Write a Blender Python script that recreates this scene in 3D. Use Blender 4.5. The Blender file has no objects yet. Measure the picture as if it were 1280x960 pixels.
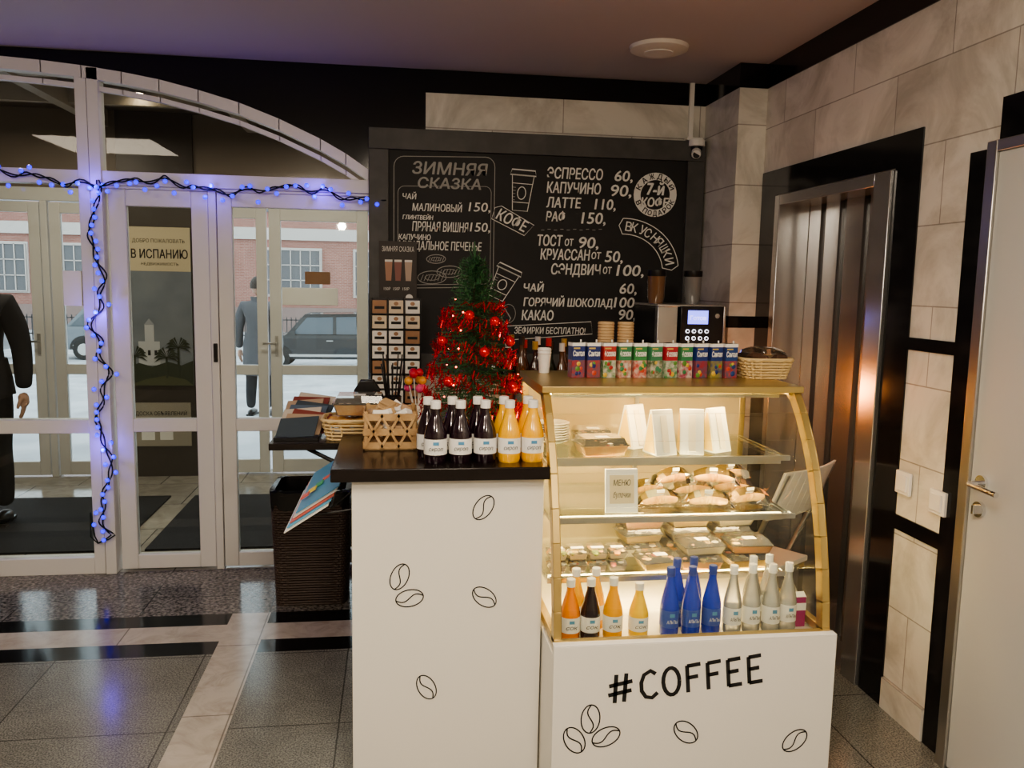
import bpy, bmesh, math, random
from mathutils import Vector, Matrix, Euler
random.seed(7)
C = bpy.context
SC = C.scene
try:
    SC.view_settings.view_transform = 'AgX'
    SC.view_settings.look = 'AgX - Medium High Contrast'
except Exception: pass
pi = math.pi
R = math.radians

# ------------------------------------------------------------------ materials
MATS = {}
def mat(name, col=(.8,.8,.8), rough=.5, metal=0., emit=None, es=0., spec=None, var=None, bump=None, alpha=None, coat=0., trans=0.):
    if name in MATS: return MATS[name]
    m = bpy.data.materials.new(name); m.use_nodes = True
    nt = m.node_tree; n = nt.nodes; b = n['Principled BSDF']
    b.inputs['Base Color'].default_value = (*col,1)
    b.inputs['Roughness'].default_value = rough
    b.inputs['Metallic'].default_value = metal
    if spec is not None: b.inputs['Specular IOR Level'].default_value = spec
    if coat: b.inputs['Coat Weight'].default_value = coat
    if trans: b.inputs['Transmission Weight'].default_value = trans
    if emit: 
        b.inputs['Emission Color'].default_value = (*emit,1); b.inputs['Emission Strength'].default_value = es
    if var or bump:
        tc = n.new('ShaderNodeTexCoord'); no = n.new('ShaderNodeTexNoise')
        no.inputs['Scale'].default_value = (var or bump)[0]; no.inputs['Detail'].default_value = 5
        nt.links.new(tc.outputs['Object'], no.inputs['Vector'])
        if var:
            cr = n.new('ShaderNodeValToRGB')
            cr.color_ramp.elements[0].position=.35; cr.color_ramp.elements[1].position=.68
            cr.color_ramp.elements[0].color=(*col,1); cr.color_ramp.elements[1].color=(*var[1],1)
            nt.links.new(no.outputs['Fac'], cr.inputs['Fac']); nt.links.new(cr.outputs['Color'], b.inputs['Base Color'])
        if bump:
            bp = n.new('ShaderNodeBump'); bp.inputs['Strength'].default_value = bump[1]; bp.inputs['Distance'].default_value=.01
            nt.links.new(no.outputs['Fac'], bp.inputs['Height']); nt.links.new(bp.outputs['Normal'], b.inputs['Normal'])
    MATS[name] = m; return m

def glassmat(name, tint=(1,1,1), refl=1.0, milk=0., milkcol=(.9,.9,.9)):
    if name in MATS: return MATS[name]
    m = bpy.data.materials.new(name); m.use_nodes = True
    nt = m.node_tree; n = nt.nodes; n.remove(n['Principled BSDF']); out = n['Material Output']
    tr = n.new('ShaderNodeBsdfTransparent'); tr.inputs['Color'].default_value=(*tint,1)
    gl = n.new('ShaderNodeBsdfGlossy'); gl.inputs['Roughness'].default_value=.02
    fr = n.new('ShaderNodeFresnel'); fr.inputs['IOR'].default_value=1.45
    mu = n.new('ShaderNodeMath'); mu.operation='MULTIPLY'; mu.inputs[1].default_value=refl
    mx = n.new('ShaderNodeMixShader')
    nt.links.new(fr.outputs[0], mu.inputs[0]); nt.links.new(mu.outputs[0], mx.inputs[0])
    last = tr
    if milk>0:
        df = n.new('ShaderNodeBsdfDiffuse'); df.inputs['Color'].default_value=(*milkcol,1)
        m2 = n.new('ShaderNodeMixShader'); m2.inputs[0].default_value=milk
        nt.links.new(tr.outputs[0], m2.inputs[1]); nt.links.new(df.outputs[0], m2.inputs[2]); last=m2
    nt.links.new(last.outputs[0], mx.inputs[1]); nt.links.new(gl.outputs[0], mx.inputs[2])
    nt.links.new(mx.outputs[0], out.inputs[0])
    MATS[name]=m; return m

def tilemat(name, axes, c1, c2, mortar, bw, bh, ms, rough, nscale=3., vein=(.45,.43,.4), veinamt=.5, offset=.5, speck=None, shift=(0,0), metal=0):
    """tile/stone material: brick joints in a world plane + cloudy veins"""
    m = bpy.data.materials.new(name); m.use_nodes=True
    nt=m.node_tree; n=nt.nodes; L=nt.links; b=n['Principled BSDF']
    tc=n.new('ShaderNodeTexCoord'); sx=n.new('ShaderNodeSeparateXYZ'); cx=n.new('ShaderNodeCombineXYZ')
    L.new(tc.outputs['Object'], sx.inputs[0])
    L.new(sx.outputs[axes[0]], cx.inputs[0]); L.new(sx.outputs[axes[1]], cx.inputs[1])
    mp=n.new('ShaderNodeMapping'); mp.inputs['Location'].default_value=(shift[0],shift[1],0)
    L.new(cx.outputs[0], mp.inputs[0])
    br=n.new('ShaderNodeTexBrick'); br.inputs['Scale'].default_value=1
    br.inputs['Brick Width'].default_value=bw; br.inputs['Row Height'].default_value=bh
    br.inputs['Mortar Size'].default_value=ms; br.inputs['Mortar Smooth'].default_value=.1
    br.offset=offset
    br.inputs['Color1'].default_value=(*c1,1); br.inputs['Color2'].default_value=(*c2,1); br.inputs['Mortar'].default_value=(*mortar,1)
    L.new(mp.outputs[0], br.inputs['Vector'])
    no=n.new('ShaderNodeTexNoise'); no.inputs['Scale'].default_value=nscale; no.inputs['Detail'].default_value=9
    no.inputs['Roughness'].default_value=.65; no.inputs['Distortion'].default_value=1.2
    L.new(tc.outputs['Object'], no.inputs['Vector'])
    cr=n.new('ShaderNodeValToRGB'); cr.color_ramp.elements[0].position=.42; cr.color_ramp.elements[1].position=.66
    cr.color_ramp.elements[0].color=(1,1,1,1); cr.color_ramp.elements[1].color=(*vein,1)
    L.new(no.outputs['Fac'], cr.inputs[0])
    mx=n.new('ShaderNodeMix'); mx.data_type='RGBA'; mx.blend_type='MULTIPLY'; mx.inputs[0].default_value=veinamt
    L.new(br.outputs['Color'], mx.inputs[6]); L.new(cr.outputs[0], mx.inputs[7])
    last=mx.outputs[2]
    if speck:
        vo=n.new('ShaderNodeTexNoise'); vo.inputs['Scale'].default_value=speck[0]; vo.inputs['Detail'].default_value=3
        L.new(tc.outputs['Object'], vo.inputs['Vector'])
        c2r=n.new('ShaderNodeValToRGB'); c2r.color_ramp.elements[0].position=.38; c2r.color_ramp.elements[1].position=.62
        c2r.color_ramp.elements[0].color=(*speck[1],1); c2r.color_ramp.elements[1].color=(*speck[2],1)
        L.new(vo.outputs['Fac'], c2r.inputs[0])
        m3=n.new('ShaderNodeMix'); m3.data_type='RGBA'; m3.blend_type='MULTIPLY'; m3.inputs[0].default_value=1
        L.new(last, m3.inputs[6]); L.new(c2r.outputs[0], m3.inputs[7]); last=m3.outputs[2]
    L.new(last, b.inputs['Base Color'])
    b.inputs['Roughness'].default_value=rough
    MATS[name]=m; return m

WHITE=mat('white_laminate',(.80,.78,.71),.35)
FRAME=mat('white_upvc',(.74,.73,.71),.35)
BLACK=mat('black_plastic',(.012,.012,.013),.3)
BLKSTONE=mat('black_granite',(.007,.007,.008),.12,var=(40,(.013,.013,.015)))
SLAB=mat('counter_top_dark',(.013,.009,.008),.22)
GOLD=mat('gold_anodised',(.56,.42,.17),.34,.7)
STEEL=mat('steel',(.55,.54,.52),.28,.95)
CHROME=mat('chrome',(.8,.8,.8),.08,1)
WIN=glassmat('window_glass',(.94,.97,.96),1.1)
CASEGL=glassmat('case_glass',(.97,.99,.97),.6)
PLASTCL=glassmat('clear_plastic',(.99,.99,.97),1.6,.09,(.97,.94,.86))
INK=mat('ink_black',(.01,.01,.01),.6)
CHALK=mat('chalk',(.84,.84,.80),.9)
CHALKD=mat('chalk_dim',(.42,.42,.40),.9)
PAPER=mat('paper_white',(.85,.84,.8),.6)
KRAFT=mat('kraft_paper',(.50,.34,.18),.7)
SKIN=mat('skin',(.55,.33,.24),.5)
DARKCLOTH=mat('dark_cloth',(.012,.013,.018),.85)
GREYCLOTH=mat('grey_wool',(.10,.10,.11),.9)
HAIR=mat('hair_dark',(.03,.02,.015),.6)
MARB_B=tilemat('marble_back',('X','Z'),(.78,.76,.69),(.68,.66,.61),(.40,.37,.33),.78,.30,.003,.25,2.6,vein=(.5,.49,.46),veinamt=.65,shift=(.26,-.02))
MARB_R=tilemat('marble_right',('Y','Z'),(.83,.80,.73),(.72,.69,.62),(.42,.39,.35),.62,.285,.0025,.22,2.6,vein=(.52,.51,.48),veinamt=.65,shift=(.1,-.12))
GRAN=tilemat('granite_floor',('X','Y'),(.29,.29,.265),(.25,.25,.23),(.09,.09,.08),.6,.6,.003,.19,6,(.65,.65,.65),.5,0,(170,(.42,.42,.42),(1.15,1.15,1.1)),shift=(.2,.1))
GRAND=tilemat('granite_dark_floor',('X','Y'),(.22,.21,.205),(.19,.19,.185),(.05,.05,.05),.6,.6,.003,.14,9,(.5,.5,.5),.6,0,(60,(.3,.3,.3),(1.6,1.5,1.4)))
BEIGE=tilemat('beige_marble_floor',('X','Y'),(.60,.55,.48),(.52,.48,.42),(.25,.23,.2),.6,.6,.003,.19,8,(.6,.55,.5),.6,0)

# ------------------------------------------------------------------ builder
class B:
    def __init__(s): s.bm=bmesh.new(); s.mats=[]; s.M=Matrix.Identity(4)
    def mi(s,m):
        if m not in s.mats: s.mats.append(m)
        return s.mats.index(m)
    def _add(s,co,faces,m,M=None):
        T = s.M @ M if M is not None else s.M
        vs=[s.bm.verts.new(T@Vector(c)) for c in co]; k=s.mi(m)
        for f in faces:
            try: fc=s.bm.faces.new([vs[i] for i in f]); fc.material_index=k; fc.smooth=True
            except ValueError: pass
    def box(s,a,b,m,M=None):
        x0,y0,z0=[min(a[i],b[i]) for i in range(3)]; x1,y1,z1=[max(a[i],b[i]) for i in range(3)]
        co=[(x0,y0,z0),(x1,y0,z0),(x1,y1,z0),(x0,y1,z0),(x0,y0,z1),(x1,y0,z1),(x1,y1,z1),(x0,y1,z1)]
        s._add(co,[(0,3,2,1),(4,5,6,7),(0,1,5,4),(1,2,6,5),(2,3,7,6),(3,0,4,7)],m,M)
    def cbox(s,c,d,m,rot=(0,0,0)):
        M=Matrix.Translation(c)@Euler(rot).to_matrix().to_4x4()
        s.box((-d[0]/2,-d[1]/2,-d[2]/2),(d[0]/2,d[1]/2,d[2]/2),m,M)
    def prism(s,poly,a,b,m,axis='X'):
        """extrude 2D polygon; axis X: poly=(y,z); axis Y: poly=(x,z); axis Z: poly=(x,y)"""
        def P(p,t):
            return (t,p[0],p[1]) if axis=='X' else ((p[0],t,p[1]) if axis=='Y' else (p[0],p[1],t))
        n=len(poly); co=[P(p,a) for p in poly]+[P(p,b) for p in poly]
        f=[tuple(range(n)),tuple(range(2*n-1,n-1,-1))]+[(i,(i+1)%n,n+(i+1)%n,n+i) for i in range(n)]
        s._add(co,f,m)
    def strip(s,outer,inner,a,b,m,axis='X'):
        n=len(outer)
        for i in range(n-1):
            s.prism([outer[i],outer[i+1],inner[i+1],inner[i]],a,b,m,axis)
    def lathe(s,prof,loc,m,seg=16,M=None,sc=(1,1,1),jit=0.):
        """prof [(r,z)] ; m material or list per segment"""
        base=Matrix.Translation(loc)@(M if M is not None else Matrix.Identity(4))@Matrix.Diagonal((*sc,1))
        T=s.M@base; rings=[]
        J=lambda: 1+random.uniform(-jit,jit)
        for r,z in prof:
            if r<1e-6: rings.append([s.bm.verts.new(T@Vector((0,0,z)))])
            else: rings.append([s.bm.verts.new(T@(Vector((r*math.cos(2*pi*i/seg),r*math.sin(2*pi*i/seg),z))*J())) for i in range(seg)])
        for j in range(len(prof)-1):
            k=s.mi(m[j] if isinstance(m,(list,tuple)) else m); A,D=rings[j],rings[j+1]
            for i in range(seg):
                i2=(i+1)%seg
                if len(A)==1 and len(D)==1: continue
                if len(A)==1: vs=[A[0],D[i2],D[i]]
                elif len(D)==1: vs=[A[i],A[i2],D[0]]
                else: vs=[A[i],A[i2],D[i2],D[i]]
                try: f=s.bm.faces.new(vs); f.material_index=k; f.smooth=True
                except ValueError: pass
    def cyl(s,loc,r,h,m,seg=16,r2=None,M=None):
        r2=r if r2 is None else r2
        s.lathe([(0,0),(r,0),(r2,h),(0,h)],loc,m,seg,M)
    def sphere(s,loc,r,m,seg=12,sc=(1,1,1),M=None,jit=0.):
        n=max(4,seg//2); s.lathe([(r*math.sin(pi*i/n),-r*math.cos(pi*i/n)) for i in range(n+1)],loc,m,seg,M,sc,jit)
    def tube(s,pts,r,m,seg=6,closed=False):
        pts=[Vector(p) for p in pts]; n=len(pts); rings=[]
        for i,p in enumerate(pts):
            a=pts[(i-1)%n] if (closed or i>0) else p; b=pts[(i+1)%n] if (closed or i<n-1) else p
            d=(b-a); d=d.normalized() if d.length>1e-9 else Vector((0,0,1))
            up=Vector((0,0,1)) if abs(d.z)<.9 else Vector((1,0,0))
            u=d.cross(up).normalized(); v=d.cross(u).normalized()
            rr=r[i] if isinstance(r,(list,tuple)) else r
            rings.append([s.bm.verts.new(s.M@(p+u*rr*math.cos(2*pi*k/seg)+v*rr*math.sin(2*pi*k/seg))) for k in range(seg)])
        k=s.mi(m)
        for i in range(n if closed else n-1):
            A,D=rings[i],rings[(i+1)%n]
            for j in range(seg):
                try: f=s.bm.faces.new([A[j],A[(j+1)%seg],D[(j+1)%seg],D[j]]); f.material_index=k; f.smooth=True
                except ValueError: pass
        if not closed:
            for rg in (rings[0],rings[-1]):
                try: f=s.bm.faces.new(rg); f.material_index=k
                except ValueError: pass
    def quad(s,pts,m): s._add(pts,[tuple(range(len(pts)))],m)
    def stroke(s,pts,w,m,fr,closed=False):
        o,ex,ez=fr; o=Vector(o); ex=Vector(ex); ez=Vector(ez)
        P=[Vector(p) for p in pts]
        if closed: P=P+[P[0]]
        n=len(P)
        if n<2: return
        L=[];Rr=[]
        for i in range(n):
            a=P[i-1] if i>0 else (P[-2] if closed else P[i]); b=P[i+1] if i<n-1 else (P[1] if closed else P[i])
            d=(b-a); d=d.normalized() if d.length>1e-9 else Vector((1,0))
            q=Vector((-d.y,d.x))*w/2
            L.append(P[i]+q); Rr.append(P[i]-q)
        for i in range(n-1):
            s.quad([o+ex*p.x+ez*p.y for p in (L[i],Rr[i],Rr[i+1],L[i+1])],m)
    def text(s,t,fr,x0,x1,zb,h,m,shear=0.,offset=0.,ang=0.,bold=0.):
        """fit text into [x0,x1] x [zb,zb+h] of planar frame; bold thickens strokes with stacked paint layers"""
        cu=bpy.data.curves.new('t','FONT'); cu.body=t; cu.size=1; cu.shear=shear; cu.offset=0; cu.resolution_u=3
        ob=bpy.data.objects.new('t',cu); SC.collection.objects.link(ob)
        dg=C.evaluated_depsgraph_get(); dg.update()
        me=bpy.data.meshes.new_from_object(ob.evaluated_get(dg))
        if len(me.vertices):
            xs=[v.co.x for v in me.vertices]; ys=[v.co.y for v in me.vertices]
            ax,bx_=min(xs),max(xs); ay,by_=0,max(ys)
            o,ex,ez=fr; o=Vector(o);ex=Vector(ex);ez=Vector(ez); nn=ex.cross(ez).normalized()
            sx=(x1-x0)/max(bx_-ax,1e-6); sy=h/max(by_-ay,1e-6)
            cx,cz=(x0+x1)/2,zb+h/2; ca,sa=math.cos(ang),math.sin(ang)
            shifts=[(0,0)] if not bold else [(-bold,-bold*.5),(bold,-bold*.5),(0,bold*.8)]
            for li,(ox,oz) in enumerate(shifts):
                co=[]
                for v in me.vertices:
                    px=(v.co.x-ax)*sx+x0-cx+ox; pz=(v.co.y-ay)*sy+zb-cz+oz
                    qx=cx+px*ca-pz*sa; qz=cz+px*sa+pz*ca
                    co.append(o+ex*qx+ez*qz+nn*(.0005*li))
                s._add(co,[tuple(p.vertices) for p in me.polygons],m)
        bpy.data.objects.remove(ob); bpy.data.meshes.remove(me); bpy.data.curves.remove(cu)
    def mesh(s,me,mf,M=None):
        T=s.M@(M if M is not None else Matrix.Identity(4))
        vs=[s.bm.verts.new(T@v.co) for v in me.vertices]
        for p in me.polygons:
            c=p.center
            try: f=s.bm.faces.new([vs[i] for i in p.vertices]); f.material_index=s.mi(mf(c) if callable(mf) else mf); f.smooth=True
            except ValueError: pass
    def done(s,name,parent=None,bevel=0.,sharp=35):
        me=bpy.data.meshes.new(name); s.bm.to_mesh(me); s.bm.free()
        for m in s.mats: me.materials.append(m)
        try: me.set_sharp_from_angle(angle=R(sharp))
        except Exception: pass
        ob=bpy.data.objects.new(name,me); SC.collection.objects.link(ob)
        if parent: ob.parent=parent
        if bevel:
            bv=ob.modifiers.new('bevel','BEVEL'); bv.width=bevel; bv.segments=2; bv.limit_method='ANGLE'; bv.angle_limit=R(50)
        return ob
def empty(name):
    e=bpy.data.objects.new(name,None); SC.collection.objects.link(e); return e

# ------------------------------------------------------------------ room shell
XR,YB,ZC=1.87,4.6,2.72
b=B()
xs=[-5,-3.42,-3.24,-.77,-.59,XR]; ys=[-3,3.52,3.65,3.83,3.96,YB]
for i in range(len(xs)-1):
    for j in range(len(ys)-1):
        strip_=i in (1,3)
        m=GRAN
        if j==4: m=GRAND
        elif strip_: m=BEIGE
        elif j in (1,3): m=BLKSTONE
        elif j==2: m=BEIGE
        b.quad([(xs[i],ys[j],0),(xs[i+1],ys[j],0),(xs[i+1],ys[j+1],0),(xs[i],ys[j+1],0)],m)
b.quad([(XR,2.97,0),(2.3,2.97,0),(2.3,3.94,0),(XR,3.94,0)],GRAND)
b.done('floor')
CEIL=mat('ceiling_paint',(.58,.53,.54),.8)
b=B(); b.box((-5,-3,ZC),(XR+.2,YB+.3,ZC+.1),CEIL); b.done('ceiling')
arch=[(-1.95,2.665),(-1.75,2.655),(-1.56,2.64),(-1.37,2.618),(-1.19,2.59),(-1.0,2.548),(-.80,2.495),(-.60,2.423),(-.39,2.33),(-.26,2.26),(-.14,2.18),(0.02,2.05)]
archL=[(-3.9-x,z) for x,z in reversed(arch)]
A=archL+arch[1:]
b=B()
for i in range(len(A)-1):
    (x0,z0),(x1,z1)=A[i],A[i+1]
    b.prism([(x0,z0),(x1,z1),(x1,ZC),(x0,ZC)],YB,YB+.2,BLKSTONE,'Y')
b.box((.02,YB,2.0),(.16,YB+.2,ZC),BLKSTONE)
b.box((.02,YB,0),(.16,YB+.2,2.0),MARB_B)
b.box((-5,YB,0),(-3.92,YB+.2,ZC),MARB_B)
b.box((.16,YB,0),(2.3,YB+.2,2.60),MARB_B)
b.box((.16,YB-.004,2.60),(1.72,YB+.2,ZC),BLKSTONE)
b.done('wall_back')
b=B()
b.box((1.72,4.13,0),(XR+.02,YB-.002,ZC),MARB_B)
b.box((1.716,4.126,2.60),(XR-.001,YB-.002,ZC),BLKSTONE)
b.box((1.716,4.126,1.39),(XR-.001,YB-.002,1.45),BLKSTONE)
b.box((1.716,4.126,.68),(XR-.001,YB-.002,.75),BLKSTONE)
b.done('wall_pilaster')
b=B()
b.box((XR,-3,0),(XR+.3,2.97,ZC),MARB_R)
b.box((XR,3.94,0),(XR+.3,YB,ZC),MARB_R)
b.box((XR,2.97,2.05),(XR+.3,3.94,ZC),MARB_R)
b.done('wall_right')
b=B(); b.box((-5.2,-3.2,0),(XR+.3,-3,ZC),mat('plaster_beige',(.5,.45,.38),.8)); b.done('wall_front')
b=B(); b.box((-5.2,-3,0),(-5,YB+.2,ZC),MATS['plaster_beige']); b.done('wall_left')
k=[0]
def trim(a,c,m=BLKSTONE):
    k[0]+=1; t=B(); t.box(a,c,m); t.done('trim_%d'%k[0])
X0=XR-.006
trim((X0,-3,2.60),(XR,4.125,ZC))
trim((X0,2.81,2.055),(XR,4.125,2.18))
trim((X0,3.95,0),(XR,4.125,2.055))
trim((X0,2.81,0),(XR,2.965,2.055))
trim((X0,2.55,1.385),(XR,2.81,1.43))
trim((X0,2.55,.71),(XR,2.81,.765))
trim((X0,2.43,0),(XR,2.55,2.05))
trim((X0,1.3,2.07),(XR,2.42,2.20))
b=B(); b.box((XR-.012,2.555,0),(XR,2.805,.12),MARB_R); b.done('baseboard_right')

# ---- elevator
el=empty('elevator')
b=B()
SD=mat('elevator_steel',(.52,.52,.52),.24,.85)
SDK=mat('elevator_steel_dark',(.14,.14,.14),.28,.85)
yA,yB=2.97,3.94
b.box((XR-.02,yA,0),(XR+.14,yA+.11,2.05),SD); b.box((XR-.02,yB-.05,0),(XR+.14,yB,2.05),SD)
b.box((XR-.02,yA+.11,2.0),(XR+.14,yB-.05,2.05),SD)
b.done('frame',el,.003)
b=B()
wds=[.10,.05,.13,.05,.14,.06,.12,.05,.11]; tot=sum(wds); a=yA+.11; sc_=(yB-yA-.16)/tot
for i,wd in enumerate(wds):
    c=a+wd*sc_
    b.box((XR+.14+(.025 if i%2 else 0),a,0.012),(XR+.2,c,2.0),SD if i%2==0 else SDK)
    a=c
b.box((XR+.0,yA+.11,0),(XR+.2,yB-.05,.012),STEEL)
b.box((XR+.2,yA-.05,0),(XR+.3,yB+.05,2.1),SDK)
b.done('sliding_panels',el)
# ---- grey door
d=empty('door_1')
GD=mat('grey_door_paint',(.54,.54,.52),.45)
b=B(); b.box((XR-.03,1.42,.01),(XR-.006,2.385,2.03),GD); b.done('leaf',d,.003)
b=B(); b.box((XR-.04,2.385,0),(XR,2.43,2.065),STEEL); b.box((XR-.04,1.38,0),(XR,1.42,2.065),STEEL); b.box((XR-.04,1.42,2.03),(XR,2.385,2.065),STEEL); b.done('frame',d,.003)
b=B()
MX=Matrix.Rotation(-pi/2,4,'Y')
b.cyl((XR-.03,2.33,1.0),.025,.01,CHROME,20,M=MX)
b.tube([(XR-.035,2.33,1.0),(XR-.075,2.33,1.0),(XR-.085,2.32,1.0),(XR-.085,2.20,.995)],.009,CHROME,10)
b.cyl((XR-.03,2.33,.915),.025,.012,CHROME,20,M=MX); b.cbox((XR-.05,2.33,.915),(.02,.008,.028),CHROME)
b.done('handle',d)
for i,(y,z) in enumerate([(2.76,.895),(2.56,.875)]):
    b=B(); b.box((XR-.018,y-.042,z-.042),(XR-.006,y+.042,z+.042),PAPER); b.box((XR-.024,y-.03,z-.03),(XR-.018,y+.03,z+.03),PAPER); b.done('light_switch',None,.002)

# ------------------------------------------------------------------ entrance glazing
win=empty('window_1')
YF=4.6
b=B()
def fbox(x0,x1,z0,z1,y0=YF-.02,y1=YF+.06,m=FRAME): b.box((x0,y0,z0),(x1,y1,z1),m)
fbox(-1.60,-1.545,0,2.64); fbox(-1.54,-1.485,0,2.635,YF-.03)
fbox(-3.85,-1.60,2.06,2.13); fbox(-1.485,.02,2.06,2.13)
fbox(-3.85,-1.60,.0,.09); 
fbox(-3.85,-1.60,.77,.84)
fbox(-2.42,-2.35,.09,.77); fbox(-2.42,-2.35,.84,2.06); fbox(-2.42,-2.35,2.13,2.63)
fbox(-.0,.06,0,2.06)
def offs(t):
    return [(x,z-t) for x,z in A]
b.strip(A,offs(.055),YF-.03,YF+.05,FRAME,'Y')
b.strip(offs(.085),offs(.105),YF-.01,YF+.03,FRAME,'Y')
b.done('frame',win,.002)
b=B()
b.box((-3.85,YF+.015,.09),(-1.6,YF+.02,2.06),WIN)
inn=offs(.05)
for i in range(len(inn)-1):
    (x0,z0),(x1,z1)=inn[i],inn[i+1]
    if min(z0,z1)>2.1: b.quad([(x0,YF+.02,2.1),(x1,YF+.02,2.1),(x1,YF+.02,z1),(x0,YF+.02,z0)],WIN)
b.done('panes',win)
def door(name,x0,x1,y,z1,st=.07,mid=(.77,.84),glassy=WIN,handle=None,bot=.09):
    e=empty(name); q=B()
    q.box((x0,y-.02,.012),(x0+st,y+.03,z1),FRAME); q.box((x1-st,y-.02,.012),(x1,y+.03,z1),FRAME)
    q.box((x0+st,y-.02,z1-st),(x1-st,y+.03,z1),FRAME); q.box((x0+st,y-.02,.012),(x1-st,y+.03,bot),FRAME)
    q.box((x0+st,y-.02,mid[0]),(x1-st,y+.03,mid[1]),FRAME)
    q.done('leaf_frame',e,.004)
    q=B(); q.box((x0+st,y,bot),(x1-st,y+.006,mid[0]),glassy); q.box((x0+st,y,mid[1]),(x1-st,y+.006,z1-st),glassy); q.done('panes',e)
    if handle is not None:
        q=B(); q.box((handle-.012,y-.03,.98),(handle+.012,y-.02,1.14),STEEL)
        q.tube([(handle,y-.03,1.08),(handle,y-.07,1.08),(handle-.1,y-.07,1.08)],.009,STEEL,8); q.done('handle',e)
    return e
door('door_2',-1.47,-.975,YF+.03,2.045,.085)
door('door_3',-.93,-.005,YF+.03,2.045,.075)
b=B(); b.box((-.972,YF+.0,.0),(-.933,YF+.06,2.06),FRAME); b.box((-1.485,YF,2.045),(-.0,YF+.05,2.06),FRAME)
b.cbox((-.95,YF-.005,1.2),(.02,.015,.1),BLACK)
b.done('mullion',win,.003)

# ------------------------------------------------------------------ vestibule
YO=6.9
VF=tilemat('vestibule_floor_tiles',('X','Y'),(.42,.40,.36),(.38,.36,.32),(.1,.1,.1),.6,.6,.004,.12,6)
b=B(); b.quad([(-4.4,YB,0),(.9,YB,0),(.9,YO+.2,0),(-4.4,YO+.2,0)],VF); b.done('floor_vestibule')
VW=mat('vestibule_wall',(.20,.165,.13),.5); VD=mat('vestibule_dark_panel',(.06,.05,.042),.4)
b=B(); b.box((-4.6,YB+.2,0),(-4.4,YO+.2,2.95),VW); b.done('wall_vestibule_left')
b=B(); b.box((.7,YB+.2,0),(.9,YO+.2,2.95),VW); b.done('wall_vestibule_right')
b=B(); b.box((-4.6,YB+.2,2.85),(.9,YO+.2,2.95),mat('vestibule_ceiling',(.14,.115,.09),.4))
b.done('ceiling_vestibule')
BEAM=mat('beam_paint',(.42,.38,.32),.5)
for i,x in enumerate((-3.3,-2.2,-1.1,-.1)):
    b=B(); b.box((x-.04,YB+.21,2.72),(x+.04,YO-.05,2.85),BEAM); b.done('ceiling_beam')
for i,y in enumerate((5.3,6.1)):
    b=B(); b.box((-4.4,y-.03,2.74),(.7,y+.03,2.849),BEAM); b.done('ceiling_beam')
DL=mat('downlight_glow',(1,.9,.75),.4,emit=(1,.80,.55),es=30)
for x,y in ((-3.0,5.7),(-1.62,5.0),(-1.7,6.0),(-.6,5.7)):
    b=B(); b.cyl((x,y,2.80),.05,.049,STEEL,16); b.cyl((x,y,2.795),.035,.006,DL,12); b.done('downlight')
b=B(); b.box((-2.12,YO-.03,0),(-1.56,YO+.12,2.85),VD); b.done('wall_vestibule_pillar')
b=B(); 
b.box((-4.4,YO,2.16),(-2.12,YO+.1,2.26),FRAME); b.box((-1.56,YO,2.16),(.7,YO+.1,2.26),FRAME)
b.box((-4.4,YO,2.26),(-2.12,YO+.1,2.85),VW); b.box((-1.56,YO,2.26),(.7,YO+.1,2.85),VW)
for x in (-4.4,-2.70,-1.56,.62): b.box((x,YO,0),(x+.05,YO+.1,2.16),FRAME)
b.done('wall_vestibule_outer',None,.004)
door('door_4',-3.5,-2.71,YO+.03,2.15,.08,(.82,.90),handle=-2.75,bot=.12)
door('door_5',-2.64,-2.13,YO+.03,2.15,.08,(.82,.90),bot=.12)
door('door_6',-1.50,-1.02,YO+.03,2.15,.08,(.82,.90),bot=.12)
door('door_7',-1.00,-.22,YO+.03,2.15,.09,(.82,.90),handle=-.95,bot=.12)
door('door_8',-.20,.55,YO+.03,2.15,.08,(.82,.90),bot=.12)
b=B(); b.box((-.90,YO-.02,1.39),(-.46,YO+.005,1.53),PAPER); b.done('notice_sign',None,.003)
b=B(); b.box((-2.95,4.95,.0),(-1.62,6.2,.012),mat('rubber_mat',(.012,.012,.013),.8,bump=(200,.5))); b.done('door_mat')
b=B(); b.box((-1.45,4.95,.0),(.1,6.2,.012),MATS['rubber_mat']); b.done('door_mat')
# travel poster fixed on the vestibule pillar
b=B(); fr=((-2.08,YO-.045,0),(1,0,0),(0,0,1))
b.box((-2.09,YO-.043,.74),(-1.59,YO-.031,1.98),mat('poster_sky',(.15,.18,.22),.5,var=(3,(.22,.25,.28))))
b.box((-2.09,YO-.044,1.64),(-1.59,YO-.043,1.98),mat('poster_cream',(.60,.52,.36),.6))
b.text('ДОБРО ПОЖАЛОВАТЬ',fr,.06,.45,1.86,.03,INK); b.text('В ИСПАНИЮ',fr,.05,.47,1.74,.07,INK,bold=.0015)
b.text('НЕДВИЖИМОСТЬ',fr,.12,.40,1.685,.022,INK)
PW=mat('poster_house',(.52,.54,.56),.6); PS=mat('poster_house_shade',(.33,.35,.38),.6)
b.box((-2.0,YO-.046,.90),(-1.84,YO-.044,1.09),PW); b.box((-1.84,YO-.046,.90),(-1.78,YO-.044,1.03),PS); b.box((-1.95,YO-.047,1.09),(-1.88,YO-.045,1.22),PW)
b.prism([(-1.955,1.22),(-1.875,1.22),(-1.915,1.27)],YO-.047,YO-.045,PS,'Y')
for xx in (-1.98,-1.93,-1.88): b.box((xx,YO-.0475,.98),(xx+.02,YO-.0465,1.02),INK)
LEAF=mat('poster_foliage',(.03,.045,.025),.7); LEAF2=mat('poster_shrub',(.08,.09,.045),.7)
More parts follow.
